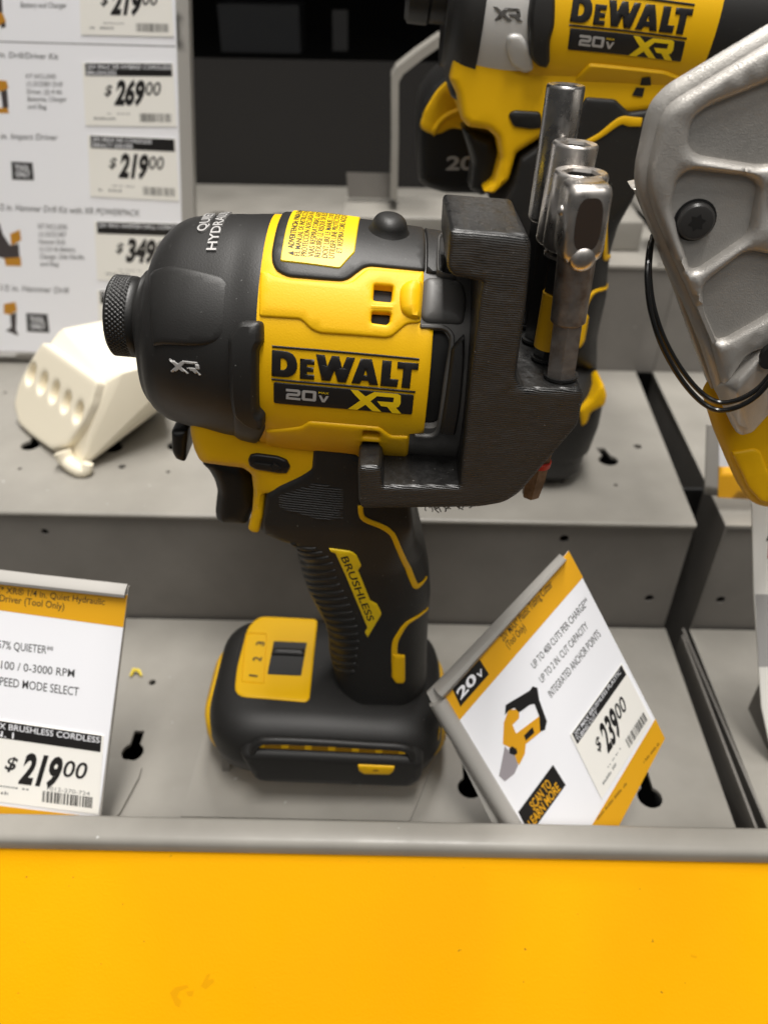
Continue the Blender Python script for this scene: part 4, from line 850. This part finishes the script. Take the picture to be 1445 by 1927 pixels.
# battery standing behind it
YB = 362.0
bat = root('battery_pack', (aty(840, 360, YB)[0], YB, 120), 'black and yellow battery pack half hidden behind the silver-nosed driver', 'battery')
bo = fillet(uvz([(786, 243), (794, 190), (812, 163), (840, 138), (880, 120), (960, 120), (960, 365), (838, 362), (800, 352), (787, 338)], YB - 22), 1.5)
BS = Slab(bo, YB, 26, 4.0); mk('case', *slab_geo(BS, 3.0), BLKP, bat)
relief('cover', BS, fillet(picks(BS, [(790, 240), (800, 205), (820, 172), (845, 148), (890, 140), (890, 250), (868, 243), (850, 240), (828, 252), (812, 253)]), 2), YEL, bat, h=1.6, bev=1.4, base=-1, step=2.5)
relief('cover_rib', BS, strip(catmull(picks(BS, [(812, 252), (834, 222), (866, 206), (885, 205)]), 5), 3.0), YEL, bat, h=2.6, bev=1.2, base=0, step=2.0)
mk('voltage_figures', *text_px(BS, '20V', (838, 319), (925, 319), (841, 294), off=0.3, bold=0.03), SILV, bat, smooth=False)
# bent strip bracket
YK = 440.0
kp = [aty(x, y, YK) for x, y in [(741, 376), (743, 260), (743, 150), (752, 134), (790, 104), (836, 72)]]
br = root('bent_bracket', kp[0], 'bent grey steel strip rising from the plinth and leaning right', 'bracket')
vs_, fs_ = [], []
for p in kp: vs_ += [p + V(-1.9, 0, 1.2), p + V(1.9, 0, -1.2), p + V(1.9, 24, -1.2), p + V(-1.9, 24, 1.2)]
fs_ = [[4 * i + k, 4 * i + (k + 1) % 4, 4 * i + 4 + (k + 1) % 4, 4 * i + 4 + k] for i in range(len(kp) - 1) for k in range(4)] + [[3, 2, 1, 0], [4 * len(kp) - 4 + k for k in range(4)]]
mk('strip', vs_, fs_, GREY, br, ang=20)
mk('back_plate', *hexa([aty(655, 372, 458), aty(735, 374, 458), aty(735, 374, 460), aty(655, 372, 460), aty(652, 324, 458), aty(735, 326, 458), aty(735, 326, 460), aty(652, 324, 460)]), GREYD, br, smooth=False)

# ------------------------------------------------------------------ cast aluminium headed tool at the right
YR = 176.0
RPl = Plane((75, YR, 190), V(1, -0.10, 0), V(0.0, 0.0, 1.0))
saw = root('pipe_cutter', (120, 215, 60), 'large cast aluminium and yellow cordless cutting tool leaning in at the right, black wire loop', 'power tool')
cpx = [(1445, 44), (1520, 10), (1600, 200), (1600, 640), (1500, 730), (1445, 772), (1412, 812), (1388, 818), (1376, 800), (1340, 725), (1318, 655), (1290, 585), (1240, 475), (1204, 385), (1192, 345), (1193, 310), (1212, 220), (1224, 190), (1252, 160)]
cpo = fillet(picks(RPl, cpx), [2, 2, 2, 2, 2, 2, 2, 1.5, 1, 1, 1, 1, 1, 2, 2, 2, 3, 3, 3])
cc_ = V(100, 178, 190)
cb = lambda P: cc_ + (P - cc_) * 0.9 + V(0.38, 1, -0.25) * 20.0
cast = relief('casting', RPl, cpo, CAST, saw, h=-2.6 + 5.2, bev=3.0, base=-3, step=2.2, cap=True, back=cb, ang=40,
    holes=())
pocket = lambda px, r: fillet(picks(RPl, px), r)
# raised rim and ribs: a second skin with three pockets
pk = [pocket([(1296, 222), (1326, 198), (1470, 140), (1480, 290), (1425, 303), (1308, 284), (1291, 268)], 2.0),
      pocket([(1272, 330), (1292, 317), (1396, 328), (1414, 342), (1398, 432), (1308, 494), (1294, 496), (1259, 380)], 1.8),
      pocket([(1318, 526), (1397, 464), (1470, 480), (1470, 560), (1360, 624), (1344, 628), (1320, 572)], 1.8),
      pocket([(1500, 330), (1560, 330), (1560, 440), (1500, 440), (1440, 400), (1442, 366)], 2.0)]
inner = fillet(picks(RPl, [(1445, 70), (1560, 40), (1585, 200), (1585, 620), (1460, 640), (1400, 655), (1378, 690), (1362, 716), (1350, 715), (1330, 640), (1300, 570), (1256, 475), (1222, 390), (1210, 345), (1212, 310), (1232, 225), (1244, 200), (1262, 182)]), 2.0)
relief('ribs', RPl, inner, CAST, cast, h=4.9, bev=1.5, base=0.5, step=1.8, holes=pk, ang=50)
# prow at the lower end
def P3(x, y, o): return RPl.pt(RPl.pick(x, y)[None], o)[0]
pv = [P3(1352, 708, 4.2), P3(1376, 690, 7.0), P3(1470, 600, 5.0), P3(1470, 750, 1.0), P3(1410, 810, 2.0), P3(1388, 816, 0.5), P3(1340, 728, 0.5), P3(1392, 706, 6.5), P3(1372, 712, 7.4), P3(1470, 730, -12), P3(1400, 806, -12), P3(1345, 720, -12), P3(1470, 600, -12)]
bm = bmesh.new(); [bm.verts.new(p) for p in pv]; bmesh.ops.convex_hull(bm, input=bm.verts); bm.verts.ensure_lookup_table(); bm.verts.index_update()
pvv = [tuple(q.co) for q in bm.verts]; pff = [[q.index for q in f_.verts] for f_ in bm.faces]; bm.free()
bevel(mk('prow', pvv, pff, CAST, cast), 0.7, 2, 25)
v, f = relief_geo(RPl, pocket([(1418, 640), (1440, 622), (1460, 628), (1450, 660), (1425, 672), (1412, 665)], 1.0), h=7.3, bev=0.0, base=5.5, step=1.5); mk('opening', v, f, CAV, cast)
# seam strip of the second half behind
relief('rear_half', Plane(RPl.o + V(0.1, 1, 0) * 7, RPl.eu, RPl.ev), fillet(picks(Plane(RPl.o + V(0.1, 1, 0) * 7, RPl.eu, RPl.ev), [(1186, 355), (1194, 358), (1240, 470), (1275, 560), (1310, 660), (1340, 740), (1372, 800), (1420, 790), (1420, 500), (1300, 330)]), 1.0), CAST, saw, h=0.6, bev=0.5, base=-7, step=2.5, ang=50)
sc = P3(1302, 408, 2.7); nR = RPl.n
a_ = np.cross(nR, V(0, 0, 1)); 
scr = mk('screw', *spin(sc - nR * 1.0, nR, [(0, 3.9), (2.3, 3.9), (2.9, 3.4), (3.0, 2.9)], 40), mat('screw_black', (0.035, 0.034, 0.033), 0.33), saw, ang=35)
star = [((1.9 if i % 2 == 0 else 1.2) * cos(i * pi / 6 + 0.3), (1.9 if i % 2 == 0 else 1.2) * sin(i * pi / 6 + 0.3)) for i in range(12)]
mk('screw_recess', *flat_uv(Plane(sc + nR * 2.0, RPl.eu, RPl.ev), [star], 0.05), CAV, scr, smooth=False)
mk('screw_well', *flat_uv(RPl, [circ(RPl.pick(1302, 408), 4.5, 30)], 2.64), CAV, saw, smooth=False)
# wire loop
wp = [(1232, 470, -6), (1219, 485, 0), (1213, 520, 3), (1218, 575, 5), (1238, 635, 6), (1270, 690, 7), (1305, 728, 8), (1336, 740, 9), (1368, 728, 10.5), (1400, 706, 11), (1430, 672, 11), (1470, 640, 11)]
for dx, dy in ((0, 0), (7, -7)):
    mk('wire_loop', *tube(catmull([P3(x + dx, y + dy, o - (2 if dx else 0)) for x, y, o in wp], 6), 0.62, 10), WIRE, saw)
# yellow body below
YBP = XZ(184.0); cy_ = V(112, 184, 150)
cb2 = lambda P: cy_ + (P - cy_) * 0.9 + V(0.46, 1, -0.42) * 22.0
yb_ = relief('body', YBP, fillet(picks(YBP, [(1318, 735), (1340, 805), (1368, 872), (1384, 905), (1404, 938), (1425, 948), (1560, 965), (1560, 640), (1380, 640)]), 2.0), YEL, saw, h=3.5, bev=3.5, base=-3, step=1.8, cap=True, back=cb2, ang=45)
relief('body_panel', YBP, fillet(picks(YBP, [(1366, 838), (1408, 830), (1420, 835), (1432, 868), (1445, 884), (1480, 890), (1480, 940), (1420, 930), (1398, 905)]), 1.0), YEL, yb_, h=4.3, bev=0.8, base=2.5, e0=3.4, step=1.6)

# ------------------------------------------------------------------ signs and price tags
def tag_parts(r_, surf, px, price, lines, seed, hb=0.0, code=None, paper=True, off=0.0, price_box=(0.25, 0.30, 0.62), hdr=0.21, bold=0.035):
    """paper, header band, price figures, bar code and lettering inside four picked corners"""
    q = bil(picks(surf, px))
    C4 = [q(0, 0), q(1, 0), q(1, 1), q(0, 1)]
    if np.cross(C4[1] - C4[0], C4[2] - C4[0]) < 0: C4 = C4[::-1]
    v, f = relief_geo(surf, C4, h=off + 0.25, bev=0, base=off, step=6); mk('paper', v, f, CREAM, r_, smooth=False)
    o = off + 0.32
    mk('header_band', *flat_uv(surf, [[q(0.03, 0.005), q(0.985, 0.005), q(0.985, hdr), q(0.03, hdr)]], o), BLKI, r_, smooth=False)
    g = []
    for i, t in enumerate(lines):
        w = min(0.93, 0.0355 * len(t)); b = 0.005 + hdr * (0.44 + 0.46 * i); c = hdr * 0.34
        g.append(lay_text(surf, t, q(0.05, b), q(0.05 + w, b), q(0.05, b - c), off=o + 0.05, bold=0.004))
    if g: mk('header_lettering', *join(g), WHITE, r_, smooth=False)
    a0, b0, a1 = price_box; d = 0.36
    w = (a1 - a0)
    g = [lay_text(surf, '$', q(a0 - 0.105, b0 + d * 0.62), q(a0 - 0.025, b0 + d * 0.62), q(a0 - 0.09, b0 + d * 0.18), off=o, bold=0.02, shear=0.15),
         lay_text(surf, '00', q(a1 + 0.02, b0 + d * 0.60), q(a1 + 0.185, b0 + d * 0.60), q(a1 + 0.03, b0 + d * 0.02), off=o, bold=0.012, shear=0.12),
         lay_text(surf, price, q(a0, b0 + d), q(a1, b0 + d), q(a0 + 0.02, b0), off=o, bold=bold, shear=0.18)]
    mk('price_figures', *join(g), BLKI, r_, smooth=False)
    mk('bar_code', *flat_uv(surf, bars(q, 0.60, 0.96, 0.79, 0.93, 26, seed), o), BLKI, r_, smooth=False)
    g = [flat_uv(surf, squiggle(q, 0.10, 0.36, 0.86, 0.90, seed + 1, 9), o), flat_uv(surf, squiggle(q, 0.25, 0.50, 0.79, 0.81, seed + 2, 9), o)]
    if code: g.append(lay_text(surf, code, q(0.63, 0.775), q(0.93, 0.775), q(0.63, 0.725), off=o, bold=0.0))
    mk('fine_print', *join(g), FADE, r_, smooth=False)
tt = 0.52; dn = V(0, tt, 1) / sqrt(1 + tt * tt)
SGN = Plane((0, 150 - 17 * tt, 0), V(1, 0, 0), dn)
# left sign
lsg = root('price_sign', SGN.pt(SGN.pick(150, 1525)[None], 0)[0], 'white and yellow shelf sign in a grey metal holder, with the line 57% QUIETER', 'sign')
def panel(name, px, m, par, h, base, off=0.0, surf=SGN, r=0.0):
    P = picks(surf, px); 
    if r: P = fillet(P, r)
    return relief(name, surf, P, m, par, h=h, bev=0, base=base, step=5, cap=True)
panel('metal_holder', [(-260, 1042), (243, 1104), (188, 1552), (184, 1590), (-320, 1545)], GREYF, lsg, -0.05, -1.4)
a, b = SGN.pick(-260, 1072), SGN.pick(243, 1117)
def flange(par, a, b, up, depth, m, th=0.9, drop=3.0, surf=SGN):
    """rolled lip along a holder's edge: comes forward off the plate and turns down"""
    n_ = surf.n; e = (b - a) / np.linalg.norm(b - a); pr = [(0, -1.2), (up, -1.0), (up + 0.4, 0.4), (up * 0.6, 2.4), (up * 0.2, 3.0), (-0.4, 2.6), (0.0, 2.0), (up * 0.4, 1.5)]
    nn = V(-e[1], e[0]); nn = nn if True else nn
    vs_ = []
    for c in (a, b):
        for u, o in pr: vs_.append(tuple(surf.pt((c + nn * u)[None], o)[0]))
    k = len(pr); fs_ = [[i, (i + 1) % k, k + (i + 1) % k, k + i] for i in range(k)] + [list(range(k))[::-1], list(range(k, 2 * k))]
    return mk('holder_lip', vs_, fs_, m, par, ang=40)
flange(lsg, SGN.pick(-260, 1064), SGN.pick(240, 1119), 3.2, 4, GREYF)
panel('card', [(-250, 1066), (241, 1118), (187, 1532), (184, 1560), (-300, 1520)], WHITE, lsg, 0.25, -0.02)
o = 0.32
for b_ in ([(-250, 1064), (241, 1119), (233, 1180), (-260, 1112)], [(-60, 1510), (0, 1515), (82, 1525), (184, 1537), (182, 1560), (-60, 1550)]): mk('yellow_band', *flat_uv(SGN, [picks(SGN, b_)], o), HDR, lsg, smooth=False)
g = [text_px(SGN, '20V MAX* XR® 1/4 in. Quiet Hydraulic', (-62, 1107), (198, 1138), (-61, 1095), off=o + 0.05, bold=0.006), text_px(SGN, 'Impact Driver (Tool Only)', (-47, 1124), (122, 1147), (-46, 1111), off=o + 0.05, bold=0.006),
     text_px(SGN, '57% QUIETER**', (-3, 1219), (101, 1231), (-2, 1204), off=o, bold=0.003), text_px(SGN, '0-1100 / 0-3000 RPM', (-26, 1254), (141, 1274), (-25, 1239), off=o, bold=0.003), text_px(SGN, '3 SPEED MODE SELECT', (-20, 1286), (149, 1309), (-19, 1270), off=o, bold=0.003)]
mk('lettering', *join(g), mat('sign_ink', (0.022, 0.022, 0.022), 0.5), lsg, smooth=False)
tg = root('price_tag', SGN.pt(SGN.pick(90, 1440)[None], 0.3)[0], 'cream price tag reading $219.00 stuck on the lower left sign', 'price tag', 'paper price tags')
tag_parts(tg, SGN, [(-68, 1344), (197, 1383), (187, 1531), (-80, 1497)], '219', ['20V MAX BRUSHLESS CORDLESS', '1/4 IN. I'], 3, code='1012-270-724', off=0.3, price_box=(0.425, 0.36, 0.71), bold=0.045)
# tilted sign
rsg = root('price_sign', SGN.pt(SGN.pick(1080, 1545)[None], 0)[0], 'white and yellow shelf sign tipped onto its corner, with a cutter picture', 'sign')
rz = lambda x, y: (780 + x / 2.779, 1000 + y / 2.779)
panel('metal_holder', [(803, 1304), (1070, 1040), (1250, 1390), (1160, 1560), (1070, 1640), (960, 1562), (925, 1548)], GREYF, rsg, -0.05, -1.4)
def fl2(a, b, w0, w1):
    pa, pb = SGN.pick(*a), SGN.pick(*b); e = (pb - pa) / np.linalg.norm(pb - pa); nn = V(-e[1], e[0]); vs_ = []
    for c, w in ((pa, w0), (pb, w1)):
        for u, o_ in ((0.0, 0.6), (w * 0.1, 2.2), (w * 0.35, 3.4), (w * 0.7, 3.2), (w, 1.2), (w, -1.4), (0, -1.4)): vs_.append(tuple(SGN.pt((c + nn * u)[None], o_)[0]))
    k = 7; fs_ = [[i, (i + 1) % k, k + (i + 1) % k, k + i] for i in range(k)] + [list(range(k))[::-1], list(range(k, 2 * k))]
    mk('holder_lip', vs_, fs_, GREYF, rsg, ang=50)
fl2((838, 1310), (1064, 1052), 5.0, 2.2)
fl2((990, 1562), (838, 1310), 6.0, 6.0)
panel('card', [(838, 1310), (1069, 1036), (1250, 1389), (1160, 1560), (1070, 1640), (990, 1562)], WHITE, rsg, 0.25, -0.02)
for b_ in ([(838, 1310), (1069, 1036), (1096, 1086), (864, 1355)], [(1232, 1352), (1250, 1389), (1160, 1560), (1108, 1560)]): mk('yellow_band', *flat_uv(SGN, [picks(SGN, b_)], o), HDR, rsg, smooth=False)
bg_ = mk('voltage_box', *flat_uv(SGN, [picks(SGN, [(851, 1296), (902, 1240), (919.5, 1268), (866, 1329)])], o + 0.05), BLKI, rsg, smooth=False)
mk('voltage_figures', *join([text_px(SGN, '20', (866, 1316), (898, 1279), (857, 1301), off=o + 0.1, bold=0.03), text_px(SGN, 'V', (901, 1278), (910, 1267), (896, 1268), off=o + 0.1, bold=0.03)]), WHITE, bg_, smooth=False)
g = [text_px(SGN, '20V MAX* Plastic Tubing Cutter', rz(462, 575), rz(722, 283), rz(442, 543), off=o + 0.05, bold=0.006), text_px(SGN, '(Tool Only)', rz(490, 612), rz(582, 508), rz(470, 580), off=o + 0.05, bold=0.006),
     text_px(SGN, 'UP TO 400 CUTS PER CHARGE**', rz(625, 718), rz(912, 372), rz(604, 688), off=o, bold=0.003), text_px(SGN, 'UP TO 2 IN. CUT CAPACITY', rz(665, 793), rz(908, 500), rz(645, 762), off=o, bold=0.003), text_px(SGN, 'INTEGRATED ANCHOR POINTS', rz(714, 870), rz(973, 542), rz(692, 838), off=o, bold=0.003)]
mk('lettering', *join(g), mat('sign_ink', (0.022, 0.022, 0.022), 0.5), rsg, smooth=False)
pic = mk('printed_tool_picture', *flat_uv(SGN, [picks(SGN, [rz(*q) for q in [(465, 1000), (490, 930), (545, 930), (545, 975), (510, 1010), (530, 1055), (650, 965), (680, 990), (660, 1045), (580, 1110), (575, 1160), (545, 1220), (530, 1200), (500, 1130), (460, 1110)]])], o), mat('printed_yellow', (0.75, 0.36, 0.01), 0.5), rsg, smooth=False)
mk('printed_handle', *flat_uv(SGN, [picks(SGN, [rz(*q) for q in [(470, 960), (475, 905), (600, 830), (615, 808), (640, 815), (650, 880), (690, 990), (680, 1035), (655, 1045), (650, 965), (625, 900), (600, 905), (545, 945), (520, 920), (490, 935)]]), picks(SGN, [rz(*q) for q in [(570, 1065), (615, 1020), (625, 1050), (580, 1092)]]), picks(SGN, [rz(*q) for q in [(492, 1135), (508, 1120), (532, 1135), (536, 1158), (520, 1168), (496, 1160)]])], o + 0.05), BLKI, pic, smooth=False)
mk('printed_jaws', *flat_uv(SGN, [picks(SGN, [rz(*q) for q in [(470, 1120), (495, 1150), (520, 1160), (540, 1220), (520, 1265), (470, 1305), (440, 1275), (455, 1200)]])], o + 0.03), mat('printed_grey', (0.34, 0.31, 0.33), 0.5), pic, smooth=False)
bdg = mk('scan_badge', *flat_uv(SGN, [picks(SGN, [rz(*q) for q in [(540, 1465), (722, 1218), (788, 1324), (640, 1530), (600, 1585)]])], o), BLKI, rsg, smooth=False)
mk('badge_lettering', *join([text_px(SGN, 'SCAN TO', rz(622, 1458), rz(716, 1326), rz(596, 1420), off=o + 0.05, bold=0.02), text_px(SGN, 'LEARN MORE', rz(612, 1550), rz(762, 1345), rz(588, 1512), off=o + 0.05, bold=0.02)]), HDR, bdg, smooth=False)
q = bil(picks(SGN, [rz(940, 1500), rz(1300, 1060), rz(1310, 1090), rz(950, 1535)]))
mk('fine_print', *flat_uv(SGN, squiggle(q, 0.02, 0.46, 0.1, 0.55, 11, 26) + squiggle(q, 0.70, 0.92, 0.1, 0.55, 12, 14), o + 0.06), mat('brown_print', (0.25, 0.12, 0.01), 0.5), rsg, smooth=False)
tg = root('price_tag', SGN.pt(SGN.pick(1150, 1370)[None], 0.3)[0], 'cream price tag reading $239.00 stuck on the tipped-over sign', 'price tag', 'paper price tags')
tag_parts(tg, SGN, [rz(812, 1062), rz(1080, 688), rz(1235, 985), rz(975, 1395)], '239', ['20V MAX BRUSHLESS PLASTIC', 'TUBING CUTT'], 5, off=0.3, price_box=(0.33, 0.30, 0.62), hdr=0.17)

# signs in the neighbouring bay
ns = root('price_sign', aty(1375, 930, 267), 'half hidden white and yellow card in a grey holder behind the aluminium tool', 'sign')
NP = Plane((150, 267, 62), V(1, 0.02, 0), V(0, 0.15, 1))
for nm, px, m, h in (('metal_holder', [(1330, 800), (1352, 800), (1350, 934), (1326, 930)], GREYF, 0.0), ('card', [(1352, 790), (1500, 800), (1500, 880), (1352, 878)], WHITE, 0.1), ('yellow_band', [(1352, 878), (1500, 880), (1500, 945), (1350, 936)], HDR, 0.1)):
    relief(nm, NP, picks(NP, px), m, ns, h=h, bev=0, base=-1.0, step=5, cap=True)
n2 = root('leaflet_card', (220, 180, 0), 'cream card with a red and dark picture below the yellow cutter body', 'card')
NP2 = Plane((170, 196, 30), V(1, 0.1, 0), V(0, 0.35, 1))
relief('card', NP2, picks(NP2, [(1414, 944), (1560, 955), (1560, 1470), (1456, 1440), (1432, 1330), (1418, 1120)]), CREAM, n2, h=0, bev=0, base=-0.6, step=5, cap=True)
mk('printed_picture', *flat_uv(NP2, [picks(NP2, [(1446, 1015), (1500, 1005), (1500, 1050), (1443, 1050)])], 0.1), RED, n2, smooth=False)
mk('printed_shadow', *flat_uv(NP2, [picks(NP2, [(1440, 1018), (1452, 990), (1500, 985), (1500, 1010), (1446, 1016)])], 0.12), DARKW, n2, smooth=False)
mk('grey_field', *flat_uv(NP2, [picks(NP2, [(1420, 1118), (1560, 1120), (1560, 1250), (1426, 1255)])], 0.1), mat('pale_grey_print', (0.42, 0.41, 0.40), 0.5), n2, smooth=False)

# price board at the back left
YBD = 400.0
BP = Plane((-150, YBD, 150), V(1, 0, 0), V(0, 0, 1))
bd_ = root('price_board', aty(100, 662, YBD), 'tall white price list board in a grey frame standing at the back left', 'price board')
fr = [(331, -60), (355, -60), (367, 405), (381, 690), (-260, 672), (-260, 660), (357, 672), (344, 400)]
panel('board_sheet', [(-260, -90), (330, -70), (343, 400), (354, 668), (-260, 655)], WHITE, bd_, 0.0, -2.0, surf=BP)
panel('frame', [(330, -70), (354, -70), (366, 400), (377, 680), (353, 668), (343, 400)], GREYF, bd_, 1.2, -6.0, surf=BP)
panel('frame', [(-260, 657), (353, 668), (356, 682), (-260, 672)], GREYF, bd_, 1.2, -6.0, surf=BP)
mk('rule_line', *flat_uv(BP, [picks(BP, [(-260, 70), (331, 86), (331, 88.5), (-260, 72.5)])], 0.06), mat('rule_grey', (0.30, 0.30, 0.30), 0.5), bd_, smooth=False)
SK = [('Battery and Charger', (40, 14), (126, 15), (40, 4)), ('20V MAX* XR 1/2 in. Drill/Driver Kit', (-118, 104), (110, 112), (-118, 93)), ('KIT INCLUDES:', (50, 147), (107, 148), (50, 139)), ('(1) DCD801 Drill/', (51, 162), (119, 163), (51, 153)), ('Driver, (2) 4 Ah', (52, 177), (117, 177.5), (52, 168)), ('Batteries, Charger', (53, 190.5), (126, 191), (53, 182)), ('and Bag', (53, 204.5), (88, 205), (53, 196)),
      ('20V MAX* XR 1/4 in. Impact Driver', (-120, 258), (109, 264), (-120, 247)), ('20V MAX* XR 1/2 in. Hammer Drill Kit with XR POWERPACK', (-95, 391), (263, 407), (-95, 379)), ('KIT INCLUDES:', (73, 430), (128, 432), (73, 421)), ('(1) DCD1007', (74, 445), (125, 446), (74, 436)), ('Hammer Drill,', (74, 459), (124, 460), (74, 450)), ('(1) 5.0 Ah Battery,', (75, 473), (143, 474), (75, 464)), ('Charger, Side Handle,', (76, 487), (160, 488), (76, 478)), ('and Bag', (77, 496 + 4), (111, 501), (77, 492)), ('20V MAX* 1/2 in. Hammer Drill', (-75, 543), (129, 552), (-75, 532))]
for t, a, b, c in SK: mk('text_line', *text_px(BP, t, a, b, c, off=0.06, bold=0.006), mat('board_ink', (0.03, 0.03, 0.03), 0.5), bd_, smooth=False)
for px, tx in (([(22, 304), (62, 306), (65, 339), (24, 338)], (29, 45)), ([(50, 589), (90, 591), (94, 626), (52, 624)], (58, 330))):
    b_ = mk('tool_only_box', *flat_uv(BP, [picks(BP, px)], 0.08), mat('soft_black_print', (0.05, 0.05, 0.05), 0.5), bd_, smooth=False)
    q = bil(picks(BP, px)); mk('box_lettering', *join([lay_text(BP, 'TOOL', q(0.16, 0.47), q(0.82, 0.47), q(0.16, 0.17), off=0.14, bold=0.02), lay_text(BP, 'ONLY', q(0.18, 0.83), q(0.84, 0.83), q(0.18, 0.54), off=0.14, bold=0.02)]), WHITE, b_, smooth=False)
bq = lambda *P: [picks(BP, p) for p in P]
for ora, blk in ((bq([(-20, 150), (13, 152), (17, 166), (2, 172), (-20, 172)], [(-20, 203), (15, 203), (18, 213), (-20, 213)]), bq([(2, 172), (14, 168), (17, 203), (6, 203)])),
                 (bq([(20, 440), (38, 432), (41, 452), (22, 462)], [(8, 485), (40, 484), (41, 501), (12, 500)]), bq([(0, 420), (6, 440), (20, 462), (36, 458), (38, 484), (8, 486), (-20, 480), (-20, 440)])),
                 (bq([(8, 572), (30, 568), (33, 585), (20, 592), (8, 590)]), bq([(20, 592), (32, 588), (31, 620), (36, 632), (12, 622), (22, 616)])),
                 (bq([(-10, 20), (6, 25), (12, 40), (10, 46), (-10, 50)]), bq([(-10, -20), (4, -10), (6, 24), (-10, 22)], [(2, 44), (11, 42), (12, 50), (4, 54)]))):
    p_ = mk('printed_tool_picture', *flat_uv(BP, ora, 0.06), ORNG, bd_, smooth=False); mk('printed_handle', *flat_uv(BP, blk, 0.07), mat('printed_dark', (0.06, 0.05, 0.05), 0.5), p_, smooth=False)
TAGS = [([(150, -52), (320, -50), (328, 69), (153, 65)], '219', ['20V MAX COMPACT CORDLESS', 'DRILL KIT'], 'upper price tag reading $219.00 at the top edge of the white board'),
        ([(156, 118), (326, 119), (333, 238), (162, 236)], '269', ['20V MAX XR HYBRID CORDLESS', 'BRUSHLESS'], 'cream price tag reading $269.00 on the white board'),
        ([(166, 254), (331, 261), (338, 378), (171, 369)], '219', ['20V MAX XR CORDLESS', 'IMPACT DRIVER'], 'cream price tag reading $219.00 beside the Impact Driver line on the white board'),
        ([(178, 416), (346, 421), (352, 536), (184, 526)], '349', ['20V MAX HAMMER DRILL CORDLESS', ''], 'cream price tag reading $349.00, partly behind the driver nose'),
        ([(184, 546), (352, 556), (358, 668), (190, 662)], '199', ['20V MAX HAMMER DRILL', ''], 'lowest cream price tag on the white board, mostly behind the bit collar')]
for i, (px, pr, ln, lb) in enumerate(TAGS):
    r_ = root('price_tag', BP.pt(picks(BP, px).mean(0)[None], 0.1)[0], lb, 'price tag', 'paper price tags')
    tag_parts(r_, BP, px, pr, [t for t in ln if t], 20 + i, off=0.1, price_box=(0.33, 0.28, 0.66), hdr=0.20, bold=0.05)

# ------------------------------------------------------------------ ivory printed block on the middle tier
blk = root('printed_block', atz(155, 893, 60), 'ivory plastic printed block with five oval slots lying on the middle tier at the left', 'printed block')
a3 = lambda x, y, z: atz(x, y, z)
pA, pB, pM = a3(186, 717, 101), a3(83, 644, 101), a3(113, 846, 66)
EP = Plane((pA + pB) * 0.5, pB - pA, pM - (pA + pB) * 0.5)
fpx = [(186, 717), (83, 644), (58, 682), (38, 723), (29, 761), (38, 798), (64, 822), (99, 846), (128, 839), (158, 798), (174, 763)]
face = EP.pt(picks(EP, fpx), 0.0); D = a3(285, 688, 103) - pA
hull = [tuple(p - EP.n * 3.2) for p in face] + [tuple(p + D * 1.5) for p in face] + [tuple(EP.pt(EP.pick(x, y)[None], -3.5)[0]) for x, y in ((60, 835), (128, 866))] + [tuple(a3(x, y, z)) for x, y, z in ((116, 618, 105), (163, 606, 106), (209, 600, 106), (232, 701, 103), (300, 672, 104), (163, 872, 62), (310, 765, 62), (150, 885, 61.5))]
bm = bmesh.new(); [bm.verts.new(p) for p in hull]; r = bmesh.ops.convex_hull(bm, input=bm.verts)
bmesh.ops.delete(bm, geom=[g_ for g_ in r['geom_interior'] if isinstance(g_, bmesh.types.BMVert)], context='VERTS')
bmesh.ops.dissolve_limit(bm, angle_limit=radians(9), verts=bm.verts, edges=bm.edges); bm.verts.index_update()
hv = [tuple(q.co) for q in bm.verts]; hf_ = [[q.index for q in f_.verts] for f_ in bm.faces]; bm.free()
body = bevel(mk('body', hv, hf_, IVORY, blk), 3.0, 4, 10)
sl = []
for cx, cy in ((61, 704), (83, 721), (105, 738), (127, 757), (150, 776)):
    sl.append([(cx + 7.5 * cos(t) - 6 * sin(t), cy + 5 * cos(t) + 20 * sin(t)) for t in np.linspace(0, 2 * pi, 22, endpoint=False)])
relief('slotted_face', EP, fillet(picks(EP, fpx), 2.0), IVORY, blk, h=0.8, bev=1.8, base=-4.5, step=1.6, holes=[picks(EP, s_) for s_ in sl], ang=50)
mk('hook', *tube(catmull([a3(118, 850, 68), a3(128, 868, 64), a3(148, 884, 62.5), a3(162, 884, 63), a3(166, 872, 66)], 5), np.linspace(4.0, 2.4, 21), 12), IVORY, blk)
# torn scrap of yellow paper and a paint chip on the floor
scp = mk('paper_scrap', *join([tube([atz(246, 1272, 1.0), atz(252, 1260, 2.2), atz(262, 1262, 1.8), atz(267, 1272, 1.0)], [0.5, 0.9, 0.8, 0.4], 6)]), mat('scrap_yellow', (0.75, 0.58, 0.05), 0.6), None)
thing(scp, 'tiny crumpled yellow scrap on the lowest tier right of the left sign', 'scrap')
lg = poly_slab('floor_bracket', [(205, 1425), (258, 1432), (268, 1440), (262, 1462), (222, 1536), (180, 1536)], 0.2, 1.6, GREY, None, r=1.5); thing(lg, 'flat grey bracket plate behind the lower left sign', 'bracket')

so_ = root('tool_stand', (158, 200, 0), 'grey upright stand arm carrying the aluminium headed cutter at the right edge', 'stand')
mk('stand_post', *box(152, 164, 192, 212, 0.2, 150), GREYD, so_, smooth=False)
mk('stand_arm', *box(118, 151.9, 194, 210, 138, 146), GREYD, so_, smooth=False)
